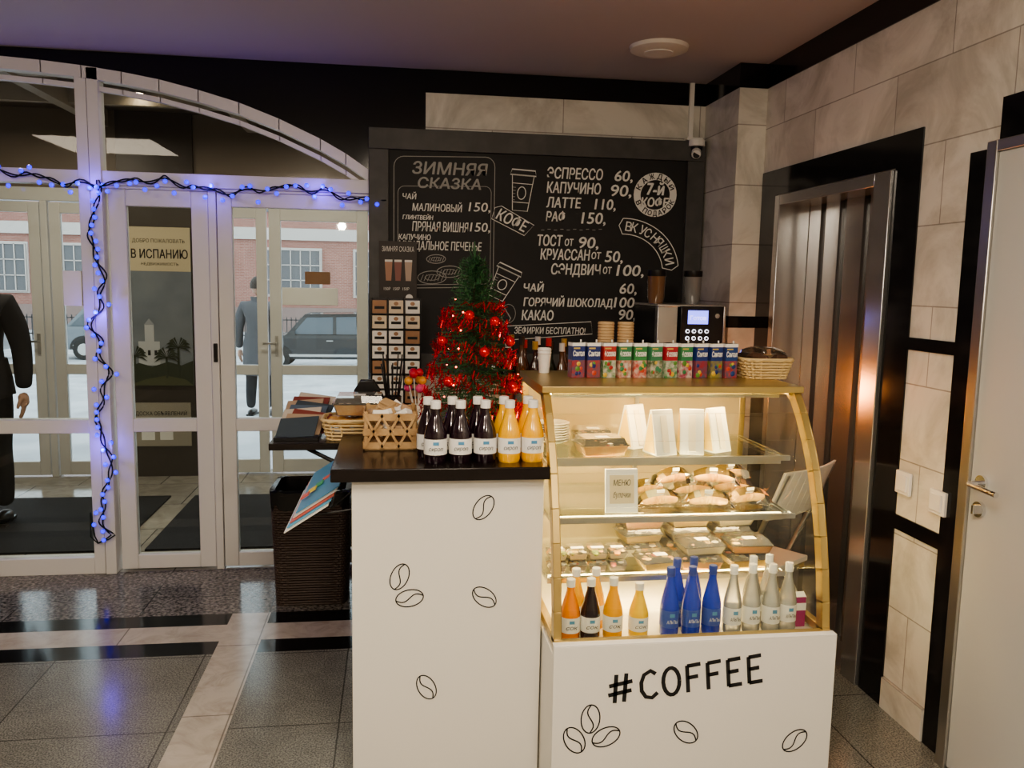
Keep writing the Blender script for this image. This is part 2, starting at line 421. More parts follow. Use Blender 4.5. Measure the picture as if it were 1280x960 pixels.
b.prism([(-2.09,.74),(-1.59,.74),(-1.59,.94),(-1.68,.90),(-1.78,.93),(-1.9,.89),(-2.0,.92),(-2.09,.88)],YO-.0485,YO-.0475,LEAF,'Y')
b.prism([(-2.09,.74),(-1.59,.74),(-1.65,.79),(-1.8,.82),(-1.95,.79)],YO-.0505,YO-.0495,LEAF2,'Y')
for cxx,czz in ((-1.70,1.05),(-1.79,.97),(-2.03,.98)):
    for i in range(11):
        a=-.3+i*(pi+.6)/10
        b.prism([(cxx,czz-.008),(cxx+.06*math.cos(a),czz+.07*math.sin(a)+.012),(cxx+.10*math.cos(a),czz+.09*math.sin(a)-.02),(cxx+.05*math.cos(a),czz+.05*math.sin(a)-.008)],YO-.052,YO-.051,LEAF,'Y')
    b.box((cxx-.008,YO-.052,.80),(cxx+.008,YO-.05,czz),LEAF)
b.done('travel_poster')
b=B(); b.box((-2.07,YO-.043,.25),(-1.62,YO-.031,.60),mat('notice_beige',(.36,.33,.27),.6)); fr2=((-2.07,YO-.045,0),(1,0,0),(0,0,1))
b.text('ДОСКА ОБЪЯВЛЕНИЙ',fr2,.03,.42,.50,.04,INK); b.box((-2.0,YO-.045,.30),(-1.9,YO-.043,.45),PAPER); b.box((-1.86,YO-.045,.30),(-1.76,YO-.043,.45),PAPER); b.done('notice_sign')
b=B(); b.cbox((-.62,YO-.0,1.61),(.20,.01,.10),mat('brown_sign',(.25,.12,.06),.5)); b.done('notice_sign')
b=B(); b.box((-1.70,YF-.004,1.44),(-1.61,YF+.012,1.62),PAPER); b.done('window_sticker')

# ------------------------------------------------------------------ street
SN=mat('snowy_pavement',(.58,.59,.61),.8,var=(1.5,(.40,.41,.43)))
b=B(); b.box((-15,YO+.2,-.2),(15,12,-.01),SN); b.box((-60,12,-1.4),(60,60,-1.2),SN); b.done('ground_street')
BR=tilemat('facade_brick',('X','Z'),(.40,.17,.13),(.33,.13,.10),(.42,.30,.26),.25,.08,.010,.8,1,(.7,.7,.7),.4)
CORN=mat('facade_plaster',(.58,.52,.48),.8); WD=mat('facade_glass',(.13,.13,.14),.2); 
b=B(); YFc=45
b.box((-50,YFc,-1.2),(30,YFc+1,9),BR)
b.box((-50,YFc-.15,3.6),(30,YFc,4.2),CORN); b.box((-50,YFc-.1,-1.2),(30,YFc,.1),mat('facade_base',(.28,.20,.18),.8))
for i in range(-10,6):
    cx=-5.4+i*4.8
    b.box((cx-1.6,YFc-.12,.65),(cx+1.6,YFc,3.2),CORN); b.box((cx-1.5,YFc-.16,.75),(cx+1.5,YFc-.1,3.1),WD)
    for j in range(7): b.box((cx-1.5+j*.5-.025,YFc-.22,.75),(cx-1.5+j*.5+.025,YFc-.16,3.1),CORN)
    for j in range(4): b.box((cx-1.5,YFc-.22,.75+j*.78-.025),(cx+1.5,YFc-.16,.75+j*.78+.025),CORN)
    b.box((cx-1.5,YFc-.12,5.0),(cx+1.5,YFc-.05,8),WD)
b.done('street_building')
b=B(); FM=mat('fence_metal',(.05,.05,.055),.5)
for zz in (-.95,-.25): b.box((-20,38.0,zz),(10,38.05,zz+.05),FM)
for i in range(150): b.box((-20+i*.2,38.0,-1.2),(-19.96+i*.2,38.04,-.1),FM)
b.done('street_fence')
def car(name,loc,paint,L=4.8,pickup=False,flip=1):
    b=B(); b.M=Matrix.Translation(loc)@Matrix.Diagonal((flip,1,1,1))
    P=mat('paint_'+name+str(round(loc[0],1)),paint,.2,coat=.6); G=mat('car_glass',(.09,.11,.13),.08); T=mat('tyre',(.02,.02,.02),.8)
    body=[(-L/2,.35),(-L/2,.75),(-L/2+.15,.98),(-L/2+1.15,1.08),(L/2-.1,1.10),(L/2,.95),(L/2,.35)]
    cab=[(-L/2+1.05,1.05),(-L/2+1.65,1.72),(L/2-.9 if not pickup else .75,1.76),(L/2-.25 if not pickup else 1.05,1.08)]
    b.prism(body,-.9,.9,P,'Y'); 
    b.prism(cab,-.78,.78,P,'Y')
    g=[(-L/2+1.28,1.12),(-L/2+1.72,1.62),(cab[2][0]-.08,1.66),(cab[3][0]-.15,1.12)]
    b.prism(g,-.80,.80,G,'Y')
    mx=(g[1][0]+g[2][0])/2; b.box((mx-.05,-.81,1.1),(mx+.05,.81,1.68),P)
    if pickup: b.box((1.1,-.85,1.1),(L/2-.05,.85,1.16),BLACK)
    for x in (-L/2+.85,L/2-.85):
        b.prism([(x+.45*math.cos(a),.35+.45*math.sin(a)) for a in [pi*i/10 for i in range(11)]],-.91,.91,BLACK,'Y')
        for y in (-.95,.72):
            b.cyl((x,y,.35),.35,.23,T,20,M=Matrix.Rotation(-pi/2,4,'X')); b.cyl((x,y-.01,.35),.2,.25,STEEL,12,M=Matrix.Rotation(-pi/2,4,'X'))
    b.box((-L/2-.02,-.91,.74),(-L/2+.25,-.45,.88),PAPER); b.box((-L/2-.02,.45,.74),(-L/2+.1,.75,.88),PAPER)
    b.box((-L/2-.08,-.91,.35),(-L/2+.1,.9,.55),STEEL); b.box((-.4,-.93,.9),(-.2,-.9,.93),STEEL)
    b.box((-L/2+.5,-.915,.42),(L/2-.5,-.9,.50),STEEL)
    b.cbox((-L/2+1.3,-.95,1.15),(.15,.15,.12),P)
    b.done(name,None,.02)
car('pickup_truck',(-1.7,27,-1.2),(.012,.013,.015),5.4,True)
car('car',(-8.8,30,-1.2),(.16,.18,.2),4.5,False,-1)
car('car',(-14.8,29,-1.2),(.3,.31,.33),4.5)

# ------------------------------------------------------------------ people
def skin_mesh(verts,edges,radii,root=0,sub=2):
    me=bpy.data.meshes.new('sk'); me.from_pydata(verts,edges,[]); ob=bpy.data.objects.new('sk',me); SC.collection.objects.link(ob)
    ob.modifiers.new('s','SKIN')
    if not me.skin_vertices: 
        bpy.data.objects.remove(ob); return None
    for i,r in enumerate(radii):
        me.skin_vertices[0].data[i].radius=(r,r) if not isinstance(r,tuple) else r
    for i in range(len(radii)): me.skin_vertices[0].data[i].use_root=(i==root)
    su=ob.modifiers.new('u','SUBSURF'); su.levels=sub; su.render_levels=sub
    dg=C.evaluated_depsgraph_get(); dg.update()
    out=bpy.data.meshes.new_from_object(ob.evaluated_get(dg)); bpy.data.objects.remove(ob)
    return out
def person(name,loc,H,rotz,coat,trous,longcoat=False):
    b=B(); b.M=Matrix.Translation(loc)@Matrix.Rotation(rotz,4,'Z')
    V=[(0,0,.53),(0,0,.61),(0,.0,.70),(0,.0,.775),(0,0,.825),(0,-.004,.875)]
    E=[(0,1),(1,2),(2,3),(3,4),(4,5)]; r=[.082,.083,.095,.088,.045,.034]
    for sgn in (-1,1):
        i=len(V); V+=[(sgn*.098,.002,.79),(sgn*.128,.012,.70),(sgn*.14,.015,.635),(sgn*.147,-.005,.56),(sgn*.15,-.022,.488)]
        E+=[(3,i),(i,i+1),(i+1,i+2),(i+2,i+3),(i+3,i+4)]; r+=[.050,.043,.037,.034,.028]
        i=len(V); V+=[(sgn*.052,0,.47),(sgn*.056,-.005,.38),(sgn*.058,-.008,.28),(sgn*.06,.006,.17),(sgn*.061,.01,.05)]
        E+=[(0,i),(i,i+1),(i+1,i+2),(i+2,i+3),(i+3,i+4)]; r+=[.064,.055,.043,.040,.032]
    V=[tuple(c*H for c in v) for v in V]; r=[q*H for q in r]
    me=skin_mesh(V,E,r)
    if me: b.mesh(me,lambda c: (coat if (c.z>.50*H or abs(c.x)>.125*H) else trous) if c.z<.85*H else SKIN); bpy.data.meshes.remove(me)
    z1=.30 if longcoat else .47
    b.lathe([(.085*H,.60*H),(.098*H,.53*H),(.105*H,z1*H),(.095*H,z1*H)],(0,0,0),coat,20,sc=(1.12,.85,1))
    b.lathe([(.055*H,.80*H),(.048*H,.835*H),(.052*H,.862*H),(.040*H,.86*H)],(0,0,0),coat,16)
    for sgn in (-1,1):
        b.sphere((sgn*.063*H,-.028*H,.022*H),.03*H,BLACK,14,(1,2.4,.8)); b.box((sgn*.063*H-.025*H,-.095*H,.0),(sgn*.063*H+.025*H,.04*H,.012*H),BLACK)
    hc=Vector((0,-.008*H,.935*H)); h=.066*H
    n=14; prof=[(h*.76*math.sin(pi*i/n)*(1-.14*max(0,math.cos(pi*i/n))),-h*math.cos(pi*i/n)) for i in range(n+1)]
    b.lathe(prof,hc,SKIN,18,sc=(1,1.15,1))
    b.sphere(hc+Vector((0,-h*.88,-.05*h)),h*.15,SKIN,8,(.7,1,1.5))
    for sgn in (-1,1):
        b.sphere(hc+Vector((sgn*.30*h,-h*.74,.08*h)),h*.12,PAPER,8); b.sphere(hc+Vector((sgn*.30*h,-h*.83,.08*h)),h*.06,INK,8)
        b.sphere(hc+Vector((sgn*h*.76,.05*h,0)),h*.2,SKIN,8,(.35,.7,1.2))
        b.cbox(hc+Vector((sgn*.30*h,-h*.83,.27*h)),(.28*h,.05*h,.05*h),HAIR)
    b.cbox(hc+Vector((0,-h*.76,-.45*h)),(.38*h,.08*h,.06*h),mat('lips',(.4,.15,.12),.5))
    b.lathe([(h*.80*math.sin(pi*i/12),h*1.07*math.cos(pi*i/12)) for i in range(0,8)],hc+Vector((0,.12*h,.05*h)),HAIR,18,sc=(1.02,1.1,1))
    for sgn in (-1,1):
        w=Vector((sgn*.15,-.024,.48))*H
        hv=[w,w+Vector((0,-.004,-.025))*H,w+Vector((0,-.006,-.05))*H]; he=[(0,1),(1,2)]; hr=[.016*H,.020*H,.019*H]
        for k_,(dy,ln) in enumerate([(-.017,.040),(-.006,.046),(.005,.043),(.015,.034)]):
            i=len(hv); base=w+Vector((0,dy*.9-.006,-.052))*H
            hv+=[base,base+Vector((-sgn*.004,-.003,-ln*.55))*H,base+Vector((-sgn*.012,-.005,-ln))*H]
            he+=[(2,i),(i,i+1),(i+1,i+2)]; hr+=[.0058*H,.0054*H,.0046*H]
        i=len(hv); hv+=[w+Vector((-sgn*.004,-.024,-.022))*H,w+Vector((-sgn*.01,-.034,-.042))*H,w+Vector((-sgn*.014,-.036,-.058))*H]
        he+=[(1,i),(i,i+1),(i+1,i+2)]; hr+=[.0075*H,.0062*H,.005*H]
        me=skin_mesh([tuple(v) for v in hv],he,hr,0,1)
        if me: b.mesh(me,SKIN); bpy.data.meshes.remove(me)
    b.done(name)
person('man_in_dark_jacket',(-2.60,5.6,.013),1.76,R(8),DARKCLOTH,mat('dark_trousers',(.01,.011,.014),.9))
person('woman_in_grey_coat',(-1.58,10.0,-.01),1.62,R(170),GREYCLOTH,DARKCLOTH,True)
person('man_in_black_coat',(-.22,11.2,-.01),1.74,R(160),DARKCLOTH,DARKCLOTH,True)

# ------------------------------------------------------------------ fairy lights
BULB=mat('blue_led',(.02,.01,.8),.3,emit=(.03,.015,1.),es=1.9)
WIRE=mat('dark_wire',(.01,.02,.012),.6)
def bulb(b,p): 
    b.sphere(p,.0125,BULB,6); b.cyl((p[0],p[1]+.004,p[2]),.005,.012,WIRE,5)
b=B(); pts=[]
for i in range(150):
    t=i/149; x=-2.35+t*2.3
    z=2.09-.045*t+.022*math.sin(x*9)+.012*math.sin(x*31)
    pts.append((x,YF-.055+.012*math.sin(x*40),z))
b.tube(pts,.004,WIRE,5)
pts2=[(p[0],p[1]-.012*math.cos(p[0]*55),p[2]+.014*math.sin(p[0]*47)) for p in pts]; b.tube(pts2,.004,WIRE,5)
for i in range(2,148,3):
    p=pts2[i]; bulb(b,(p[0]+random.uniform(-.01,.01),p[1]-.012,p[2]+random.uniform(-.05,.03)))
vp=[]
for i in range(140):
    t=i/139; z=2.08-t*1.86
    vp.append((-1.515+.028*math.sin(z*13)+.010*math.sin(z*41),YF-.05+.01*math.cos(z*30),z))
vp+= [(-1.53,YF-.05,.20),(-1.57,YF-.05,.18),(-1.60,YF-.06,.22),(-1.60,YF-.05,.35)]
b.tube(vp,.004,WIRE,5)
vq=[(p[0]+.020*math.sin(p[2]*36),p[1],p[2]) for p in vp]; b.tube(vq,.004,WIRE,5)
for i in range(2,len(vq),3):
    p=vq[i]; bulb(b,(p[0]+random.uniform(-.035,.035),p[1]-.012,p[2]))
b.done('fairy_lights')
b=B()
lp=[(-2.42+.02*math.sin(z*14),YF-.05,z) for z in [0.25+i*.05 for i in range(12)]]
b.tube(lp,.004,WIRE,5)
for i,p in enumerate(lp): bulb(b,(p[0]+random.uniform(-.02,.02),p[1]-.01,p[2]))
b.done('fairy_lights')

# ------------------------------------------------------------------ chalkboard
cb=empty('chalkboard_menu')
YCB=4.56
BOARD=mat('blackboard',(.009,.009,.010),.6,var=(3,(.016,.016,.017)))
CFR=mat('board_frame',(.060,.060,.058),.5,var=(12,(.085,.085,.082)))
b=B()
b.box((-.13,YCB,1.12),(1.70,YCB+.035,2.39),BOARD); b.done('panel',cb)
b=B()
for a,c in (((-.14,2.29),(1.71,2.40)),((-.14,1.10),(1.71,1.21)),((-.14,1.21),(-.035,2.29)),((1.61,1.21),(1.71,2.29))):
    b.box((a[0],YCB-.02,a[1]),(c[0],YCB+.036,c[1]),CFR)
b.done('frame',cb,.003)
def bx(p): d=p-460; return -.143+.0042135*d+5.7e-7*d*d
def bz(p,q): return 2.43-(q-160)*.0043+(p-645)*.00012
FR=((0,YCB-.0015,0),(1,0,0),(0,0,1))
b=B()
def T(s,xa,xb,yt,yb,m=CHALK,off=.008,ang=0,shear=.12,bold=.0008):
    xm=(xa+xb)/2; b.text(s,FR,bx(xa),bx(xb),bz(xm,yb),bz(xm,yt)-bz(xm,yb),m,shear,0,ang,bold)
def S(pts,w=.006,m=CHALK,closed=False): b.stroke([(bx(p[0]),bz(*p)) for p in pts],w,m,FR,closed)
T('ЗИМНЯЯ',515,608,203,218,CHALKD,bold=.002); T('СКАЗКА',522,600,222,235,CHALKD,bold=.002)
T('ЧАЙ',503,520,239,248); T('МАЛИНОВЫЙ',515,577,251,263); T('150,',585,612,252,263)
T('ГЛИНТВЕЙН',503,541,266,273); T('ПРЯНАЯ ВИШНЯ',515,585,276,288); T('150,',587,612,277,288)
T('КАПУЧИНО',498,538,291,298); T('МИНДАЛЬНОЕ ПЕЧЕНЬЕ',498,602,300,311)
O=.0016
T('ЭСПРЕССО',682,751,208,222,bold=O); T('60,',766,788,211,224,bold=O)
T('КАПУЧИНО',682,749,226,240,bold=O); T('90,',762,787,229,243,bold=O)
T('ЛАТТЕ',682,725,245,258,bold=O); T('110,',742,768,247,260,bold=O)
T('РАФ',682,706,262,275,bold=O); T('150,',726,756,264,278,bold=O)
T('ТОСТ',672,703,292,306,bold=O); T('от',706,717,297,306); T('90,',724,748,295,309,bold=O)
T('КРУАССАН',676,738,310,324,bold=O); T('от',740,752,314,323); T('50,',757,779,313,327,bold=O)
T('СЭНДВИЧ',690,752,329,343,bold=O); T('от',755,766,333,342); T('100,',772,806,331,345,bold=O)
T('ЧАЙ',656,681,351,364,bold=O); T('60,',777,798,355,368,bold=O)
T('ГОРЯЧИЙ ШОКОЛАД',656,768,370,384,bold=O); T('100',770,796,373,386,bold=O)
T('КАКАО',654,694,388,401,bold=O); T('90,',777,798,389,402,bold=O)
T('ЗЕФИРКИ БЕСПЛАТНО!',645,735,410,419)
T('КОФЕ',620,660,266,281,ang=-.42,bold=O)
S([(618,258),(614,272),(655,293),(667,280),(626,256)],.004,CHALK,True)
S([(636,408),(742,404),(744,420),(638,426)],.004,CHALK,True); S([(636,408),(630,404),(632,424),(638,426)],.004)
bc=[(778+62*math.sin(t*pi/2*.92),281+60*(1-math.cos(t*pi/2*.92))) for t in [i/24 for i in range(25)]]
def offl(L_,o):
    out=[]
    for i in range(len(L_)):
        a=L_[max(i-1,0)]; c=L_[min(i+1,len(L_)-1)]; dx,dy=c[0]-a[0],c[1]-a[1]; l=math.hypot(dx,dy); out.append((L_[i][0]+dy/l*o,L_[i][1]-dx/l*o))
    return out
for i,ch in enumerate('ВКУСНЯШКИ'):
    j0=int(2+i*2.5); p=bc[j0]; q=bc[min(j0+1,24)]; dx,dy=q[0]-p[0],q[1]-p[1]
    T(ch,p[0]-3.7,p[0]+3.7,p[1]-6,p[1]+6,ang=-math.atan2(dy,dx),shear=0)
up=offl(bc,10); dn=offl(bc,-10)
S(up,.005); S(dn,.005); S([up[0],(up[0][0]-5,up[0][1]+9),dn[0]],.005); S([up[-1],(up[-1][0]-8,up[-1][1]+6),dn[-1]],.005)
def ell(cx,cy,rx,ry,n=36): return [(cx+rx*math.cos(2*pi*i/n),cy+ry*math.sin(2*pi*i/n)) for i in range(n)]
S(ell(817,241,22.5,23.5),.040,CHALK,True)
T('7-й',807,828,225,241,bold=.003); T('КОФЕ',800,834,244,256,bold=.0025)
FR_old=FR; FR=((0,YCB-.0025,0),(1,0,0),(0,0,1))
for i,ch in enumerate('КАЖДЫЙ'):
    a=R(155-i*26); T(ch,817+22.5*math.cos(a)-3,817+22.5*math.cos(a)+3,241-23.5*math.sin(a)-3.4,241-23.5*math.sin(a)+3.4,INK,.03,a-pi/2,0)
for i,ch in enumerate('В ПОДАРОК'):
    if ch==' ': continue
    a=R(205+i*16.5); T(ch,817+22.5*math.cos(a)-2.4,817+22.5*math.cos(a)+2.4,241-23.5*math.sin(a)-3.2,241-23.5*math.sin(a)+3.2,INK,.03,a+pi/2,0)
FR=FR_old
def rr(x0,y0,x1,y1,r):
    o=[]
    for cx,cy,a0 in ((x1-r,y0+r,-90),(x1-r,y1-r,0),(x0+r,y1-r,90),(x0+r,y0+r,180)):
        o+=[(cx+r*math.cos(R(a0+k_*18)),cy+r*math.sin(R(a0+k_*18))) for k_ in range(6)]
    return o
S(rr(492,196,617,358,12),.004,CHALKD,True)
S(rr(497,232,613,354,8),.003,CHALKD,True)
def cup(x0,y0,x1,y1,til):
    def q(u,v):
        cx,cy=(x0+x1)/2,(y0+y1)/2; w,h=(x1-x0)/2,(y1-y0)/2; px,py=u*w,v*h
        return (cx+px*math.cos(til)-py*math.sin(til),cy+px*math.sin(til)+py*math.cos(til))
    S([q(-.8,-.7),(q(-.55,1)),q(.55,1),q(.8,-.7)],.005,CHALK,True)
    S([q(-.95,-.7),q(-.85,-.95),q(.85,-.95),q(.95,-.7)],.007,CHALK,True)
    S([q(-.75,-.3),q(.75,-.3)],.004); S([q(-.6,.6),q(.6,.6)],.004)
    S([q(.3*math.cos(t*pi/8),.15+.3*math.sin(t*pi/8)) for t in range(16)],.005,CHALK,True)
    for v in (-.1,.05,.2,.35,.5): S([q(-.68+.1*v,v),q(-.45,v)],.003,CHALKD)
cup(634,210,668,262,.08); cup(612,330,648,374,.45)
for i in range(10):
    S([(676+i*8,286-(i%2)),(680+i*8,286-(i%2))],.003,CHALKD)
for (x,y,w) in ((540,345,18),(562,338,16),(545,322,12),(585,350,14)):
    S(ell(x,y,w,w*.45,20),.004,CHALKD,True); S(ell(x,y,w*.5,w*.2,12),.003,CHALKD,True)
    for j in range(7): S([(x-w*.8+j*w*.24,y+w*.25),(x-w*.6+j*w*.24,y-w*.2)],.003,CHALKD)
S([(632,385),(640,398),(636,405)],.006,CHALKD); S(ell(637,392,9,12,16),.003,CHALKD,True)
b.done('chalk_lettering',cb)
# winter poster
b=B(); px0,px1=-.085,.115
b.box((px0,YCB-.035,1.48),(px1,YCB-.022,1.81),mat('poster_dark',(.03,.022,.018),.5))
fr=((0,YCB-.037,0),(1,0,0),(0,0,1))
b.text('ЗИМНЯЯ СКАЗКА',fr,px0+.015,px1-.015,1.755,.028,CHALK)
for x,c in ((-.035,(.40,.2,.12)),(.015,(.25,.08,.06)),(.07,(.45,.34,.26))):
    m=mat('drink%s'%x,c,.4); b.prism([(x-.014,1.60),(x+.014,1.60),(x+.02,1.70),(x-.02,1.70)],YCB-.038,YCB-.036,m,'Y'); b.box((x-.02,YCB-.0385,1.70),(x+.02,YCB-.036,1.712),PAPER)
for x in (-.05,.0,.05): b.text('150Р',fr,x-.01,x+.025,1.55,.016,CHALK)
b.prism([(px0+.02+.14+.02*math.cos(a),1.51+.02*math.sin(a)) for a in [i*pi/6 for i in range(12)]],YCB-.0385,YCB-.036,PAPER,'Y')
b.done('winter_drinks_poster')
# camera + conduit
b=B(); b.box((1.62,YB-.02,2.42),(1.645,YB-.001,ZC),PAPER); b.done('cable_conduit')
b=B(); b.cyl((1.655,YB-.06,2.37),.045,.035,PAPER,20); b.sphere((1.655,YB-.06,2.365),.035,BLACK,14)
b.tube([(1.655,YB-.06,2.35),(1.64,4.50,2.32)],.026,PAPER,14); b.cyl((1.641,4.50,2.32),.02,.004,BLACK,12,M=Matrix.Rotation(pi/2,4,'X'))
b.box((1.60,YB-.06,2.405),(1.69,YB-.001,2.42),PAPER); b.done('security_camera',None,.002)
# ceiling lamp
b=B(); b.lathe([(0,ZC-.03),(.10,ZC-.03),(.135,ZC-.018),(.14,ZC-.001),(0,ZC-.001)],(1.23,3.94,0),mat('lamp_white',(.80,.76,.70),.4),32)
b.lathe([(.0,ZC-.034),(.07,ZC-.034),(.07,ZC-.03)],(1.23,3.94,0),PAPER,24); b.done('ceiling_lamp')

# ------------------------------------------------------------------ counter
ct=empty('bar_counter')
b=B(); b.box((-.13,2.50,.0),(.463,2.52,1.0),WHITE); b.box((-.13,2.52,0),(-.11,3.0,1.0),WHITE); b.box((-.11,2.98,0),(.463,3.0,1.0),WHITE)
b.box((.445,2.52,0),(.463,2.98,1.0),WHITE); b.box((-.11,2.52,.03),(.445,2.98,.05),WHITE); b.done('body',ct,.002)
b=B(); b.box((-.19,2.46,1.0),(.475,3.02,1.04),SLAB); b.done('top',ct,.003)
b=B(); b.box((-.45,3.021,.985),(.30,3.50,1.01),SLAB); b.box((-.10,3.03,.0),(-.08,3.48,.985),WHITE); b.box((.26,3.03,0),(.28,3.48,.985),WHITE)
b.tube([(-.10,3.1,.86),(-.34,3.1,.985)],.008,BLACK,8); b.tube([(-.10,3.4,.86),(-.34,3.4,.985)],.008,BLACK,8)
b.done('side_shelf',ct,.002)
def bean(b,fr,cx,cz,ang,L=.043,W=.027,w=.0035):
    ca,sa=math.cos(ang),math.sin(ang)
    def q(u,v): return (cx+u*ca-v*sa,cz+u*sa+v*ca)
    b.stroke([q(L*math.cos(t),W*math.sin(t)) for t in [2*pi*i/28 for i in range(28)]],w,INK,fr,True)
    b.stroke([q(L*t,W*.35*math.sin(t*pi)) for t in [-1+2*i/14 for i in range(15)]],w,INK,fr)
b=B(); fr=((0,2.4985,0),(1,0,0),(0,0,1))
for x,z,a in ((.273,.905,R(55)),(.015,.69,R(68)),(.046,.62,R(10)),(.28,.615,R(-38)),(.10,.325,R(-62))): bean(b,fr,x,z,a)
b.done('bean_drawings',ct)

# ------------------------------------------------------------------ display case
dc=empty('pastry_display_case')
x0,x1=.468,1.365; xg0,xg1=.485,1.345
b=B(); b.box((x0,2.30,0),(x1,2.32,.53),WHITE); b.box((x0,2.32,0),(x0+.02,3.1,.50),WHITE); b.box((x1-.02,2.32,0),(x1,3.1,.53),WHITE)
b.box((x0+.02,3.08,0),(x1-.02,3.1,.50),WHITE); b.box((x0,2.2995,.53),(x1,2.33,.534),PAPER)
b.done('base',dc,.002)
b=B(); b.box((x0+.02,2.32,.485),(x1-.02,3.08,.505),mat('deck_white',(.80,.75,.64),.4)); b.done('deck',dc)
prof=[(2.335,.53),(2.345,.62),(2.362,.72),(2.385,.82),(2.415,.92),(2.455,1.02),(2.505,1.11),(2.56,1.19),(2.61,1.245),(2.635,1.262)]
def inset(p,t):
    o=[]
    for i in range(len(p)):
        a=Vector(p[max(i-1,0)]); c=Vector(p[min(i+1,len(p)-1)]); d=(c-a).normalized(); o.append((p[i][0]+d.y*t,p[i][1]-d.x*t))
    return o
ip=inset(prof,.035)
b=B()
for xa,xb in ((xg0-.012,xg0+.012),(xg1-.012,xg1+.012)):
    b.strip(prof,ip,xa,xb,GOLD); b.box((xa,3.05,.53),(xb,3.085,1.245),GOLD); b.box((xa,2.33,.515),(xb,3.085,.54),GOLD)
    b.box((xa,2.62,1.235),(xb,3.085,1.262),GOLD)
b.box((xg0-.012,2.325,.520),(xg1+.012,2.35,.535),GOLD)
b.box((xg0-.017,2.60,1.25),(xg1+.017,3.09,1.272),GOLD)
b.done('gold_frame',dc,.002)
b=B(); o2=inset(prof,.004)
b.strip(inset(prof,.001),o2,xg0+.012,xg1-.012,CASEGL)
for xa in (xg0,xg1):
    co=[(xa,p[0]+.01,p[1]) for p in prof]+[(xa,3.05,1.245),(xa,3.05,.54)]
    b.quad(co,CASEGL)
b.done('glass',dc)
BACKP=mat('case_back_panel',(.70,.58,.38),.22,.35)
b=B(); b.box((xg0+.012,3.05,.505),(xg1-.012,3.06,1.25),BACKP); b.box((.91,3.04,.54),(.925,3.05,1.24),STEEL); b.done('back_panel',dc)
SH=glassmat('shelf_glass',(.93,.98,.95),.8)
b=B()
for z,ya in ((1.03,2.62),(.845,2.56),(.63,2.60)):
    b.box((xg0+.015,ya,z-.008),(xg1-.015,3.04,z),SH); b.box((xg0+.013,ya-.012,z-.012),(xg1-.013,ya,z+.004),STEEL)
    b.box((xg0+.013,ya,z-.014),(xg0+.02,3.04,z-.008),STEEL); b.box((xg1-.02,ya,z-.014),(xg1-.013,3.04,z-.008),STEEL)
b.done('shelves',dc)
TUBE=mat('warm_tube',(1,.9,.7),.4,emit=(1.,.70,.34),es=62)
b=B()
for z,y in ((1.232,2.70),(1.008,2.66),(.822,2.62),(.607,2.66)):
    b.box((xg0+.03,y-.010,z),(xg1-.03,y+.010,z+.012),TUBE)
    b.box((xg0+.03,y-.018,z-.008),(xg1-.03,y-.013,z+.014),STEEL)
b.done('light_tubes',dc)
# #COFFEE lettering and beans
b=B(); fr=((0,2.2985,0),(1,0,0),(0,0,1))
G={'#':([[(.2,0),(.32,1)],[(.52,0),(.66,1)],[(0,.3),(.8,.38)],[(.05,.62),(.85,.7)]],.95),
 'C':([[(.55,.86),(.38,1),(.15,.88),(.04,.6),(.04,.3),(.17,.06),(.38,.0),(.58,.16)]],.72),
 'O':([[(.3+.28*math.cos(t),.5+.5*math.sin(t)) for t in [2*pi*i/18 for i in range(19)]]],.76),
 'F':([[(.05,0),(.05,1)],[(.05,.98),(.52,1.0)],[(.05,.54),(.42,.56)]],.66),
 'E':([[(.05,0),(.05,1)],[(.05,.98),(.5,1.0)],[(.05,.53),(.42,.55)],[(.05,.02),(.52,.03)]],.68)}
cx=0; scl=.094; ang=R(5.5)
for ch in '#COFFEE':
    st,w=G[ch]
    for s_ in st:
        pp=[]
        for u,v in s_:
            X_=(cx+u*.97)*scl; Z_=v*scl*(.92 if ch!='#' else .95)
            pp.append((.640+X_*math.cos(ang)-Z_*math.sin(ang),.345+X_*math.sin(ang)+Z_*math.cos(ang)))
        b.stroke(pp,.0125,INK,fr)
    cx+=w+(.12 if ch=='#' else .03)
for x,z,a in ((.585,.30,R(88)),(.537,.235,R(-60)),(.635,.24,R(22)),(.887,.24,R(-42)),(1.245,.19,R(38))): bean(b,fr,x,z,a,.045,.029,.004)
b.done('coffee_lettering',dc)

# ---------------- bottles
def juice_bottle(name,loc,col,cap=PAPER,h=.195,r=.036,glass=None,lab=PAPER,labz=(.15,.40),txt=None,tag=''):
    b=B(); m=glass or mat('liquid_'+tag,col,.08,coat=.8,spec=.6)
    H=h
    prof=[(0,0),(r*.9,0),(r,.01),(r,H*.44),(r*.93,H*.51),(r*.62,H*.69),(r*.42,H*.80),(r*.38,H*.90),(0,H*.90)]
    b.lathe(prof,loc,m,20)
    b.lathe([(r*.45,H*.875),(r*.45,H*.99),(r*.40,H),(0,H)],loc,cap,16)
    b.lathe([(r*1.012,H*labz[0]),(r*1.012,H*labz[1])],loc,lab,20)
    if txt:
        f=((loc[0],loc[1]-r*1.03,loc[2]),(1,0,0),(0,0,1))
        b.text(txt,f,-r*.6,r*.6,H*(labz[0]+.07),H*.05,INK if lab is PAPER else PAPER,.2); b.box((loc[0]-r*.25,loc[1]-r*1.03,loc[2]+H*(labz[1]-.09)),(loc[0]+r*.25,loc[1]-r*.9,loc[2]+H*(labz[1]-.04)),mat('label_blue',(.1,.3,.5),.5))
    b.done(name)
DK=(.014,.004,.010); OR=(.96,.50,.012)
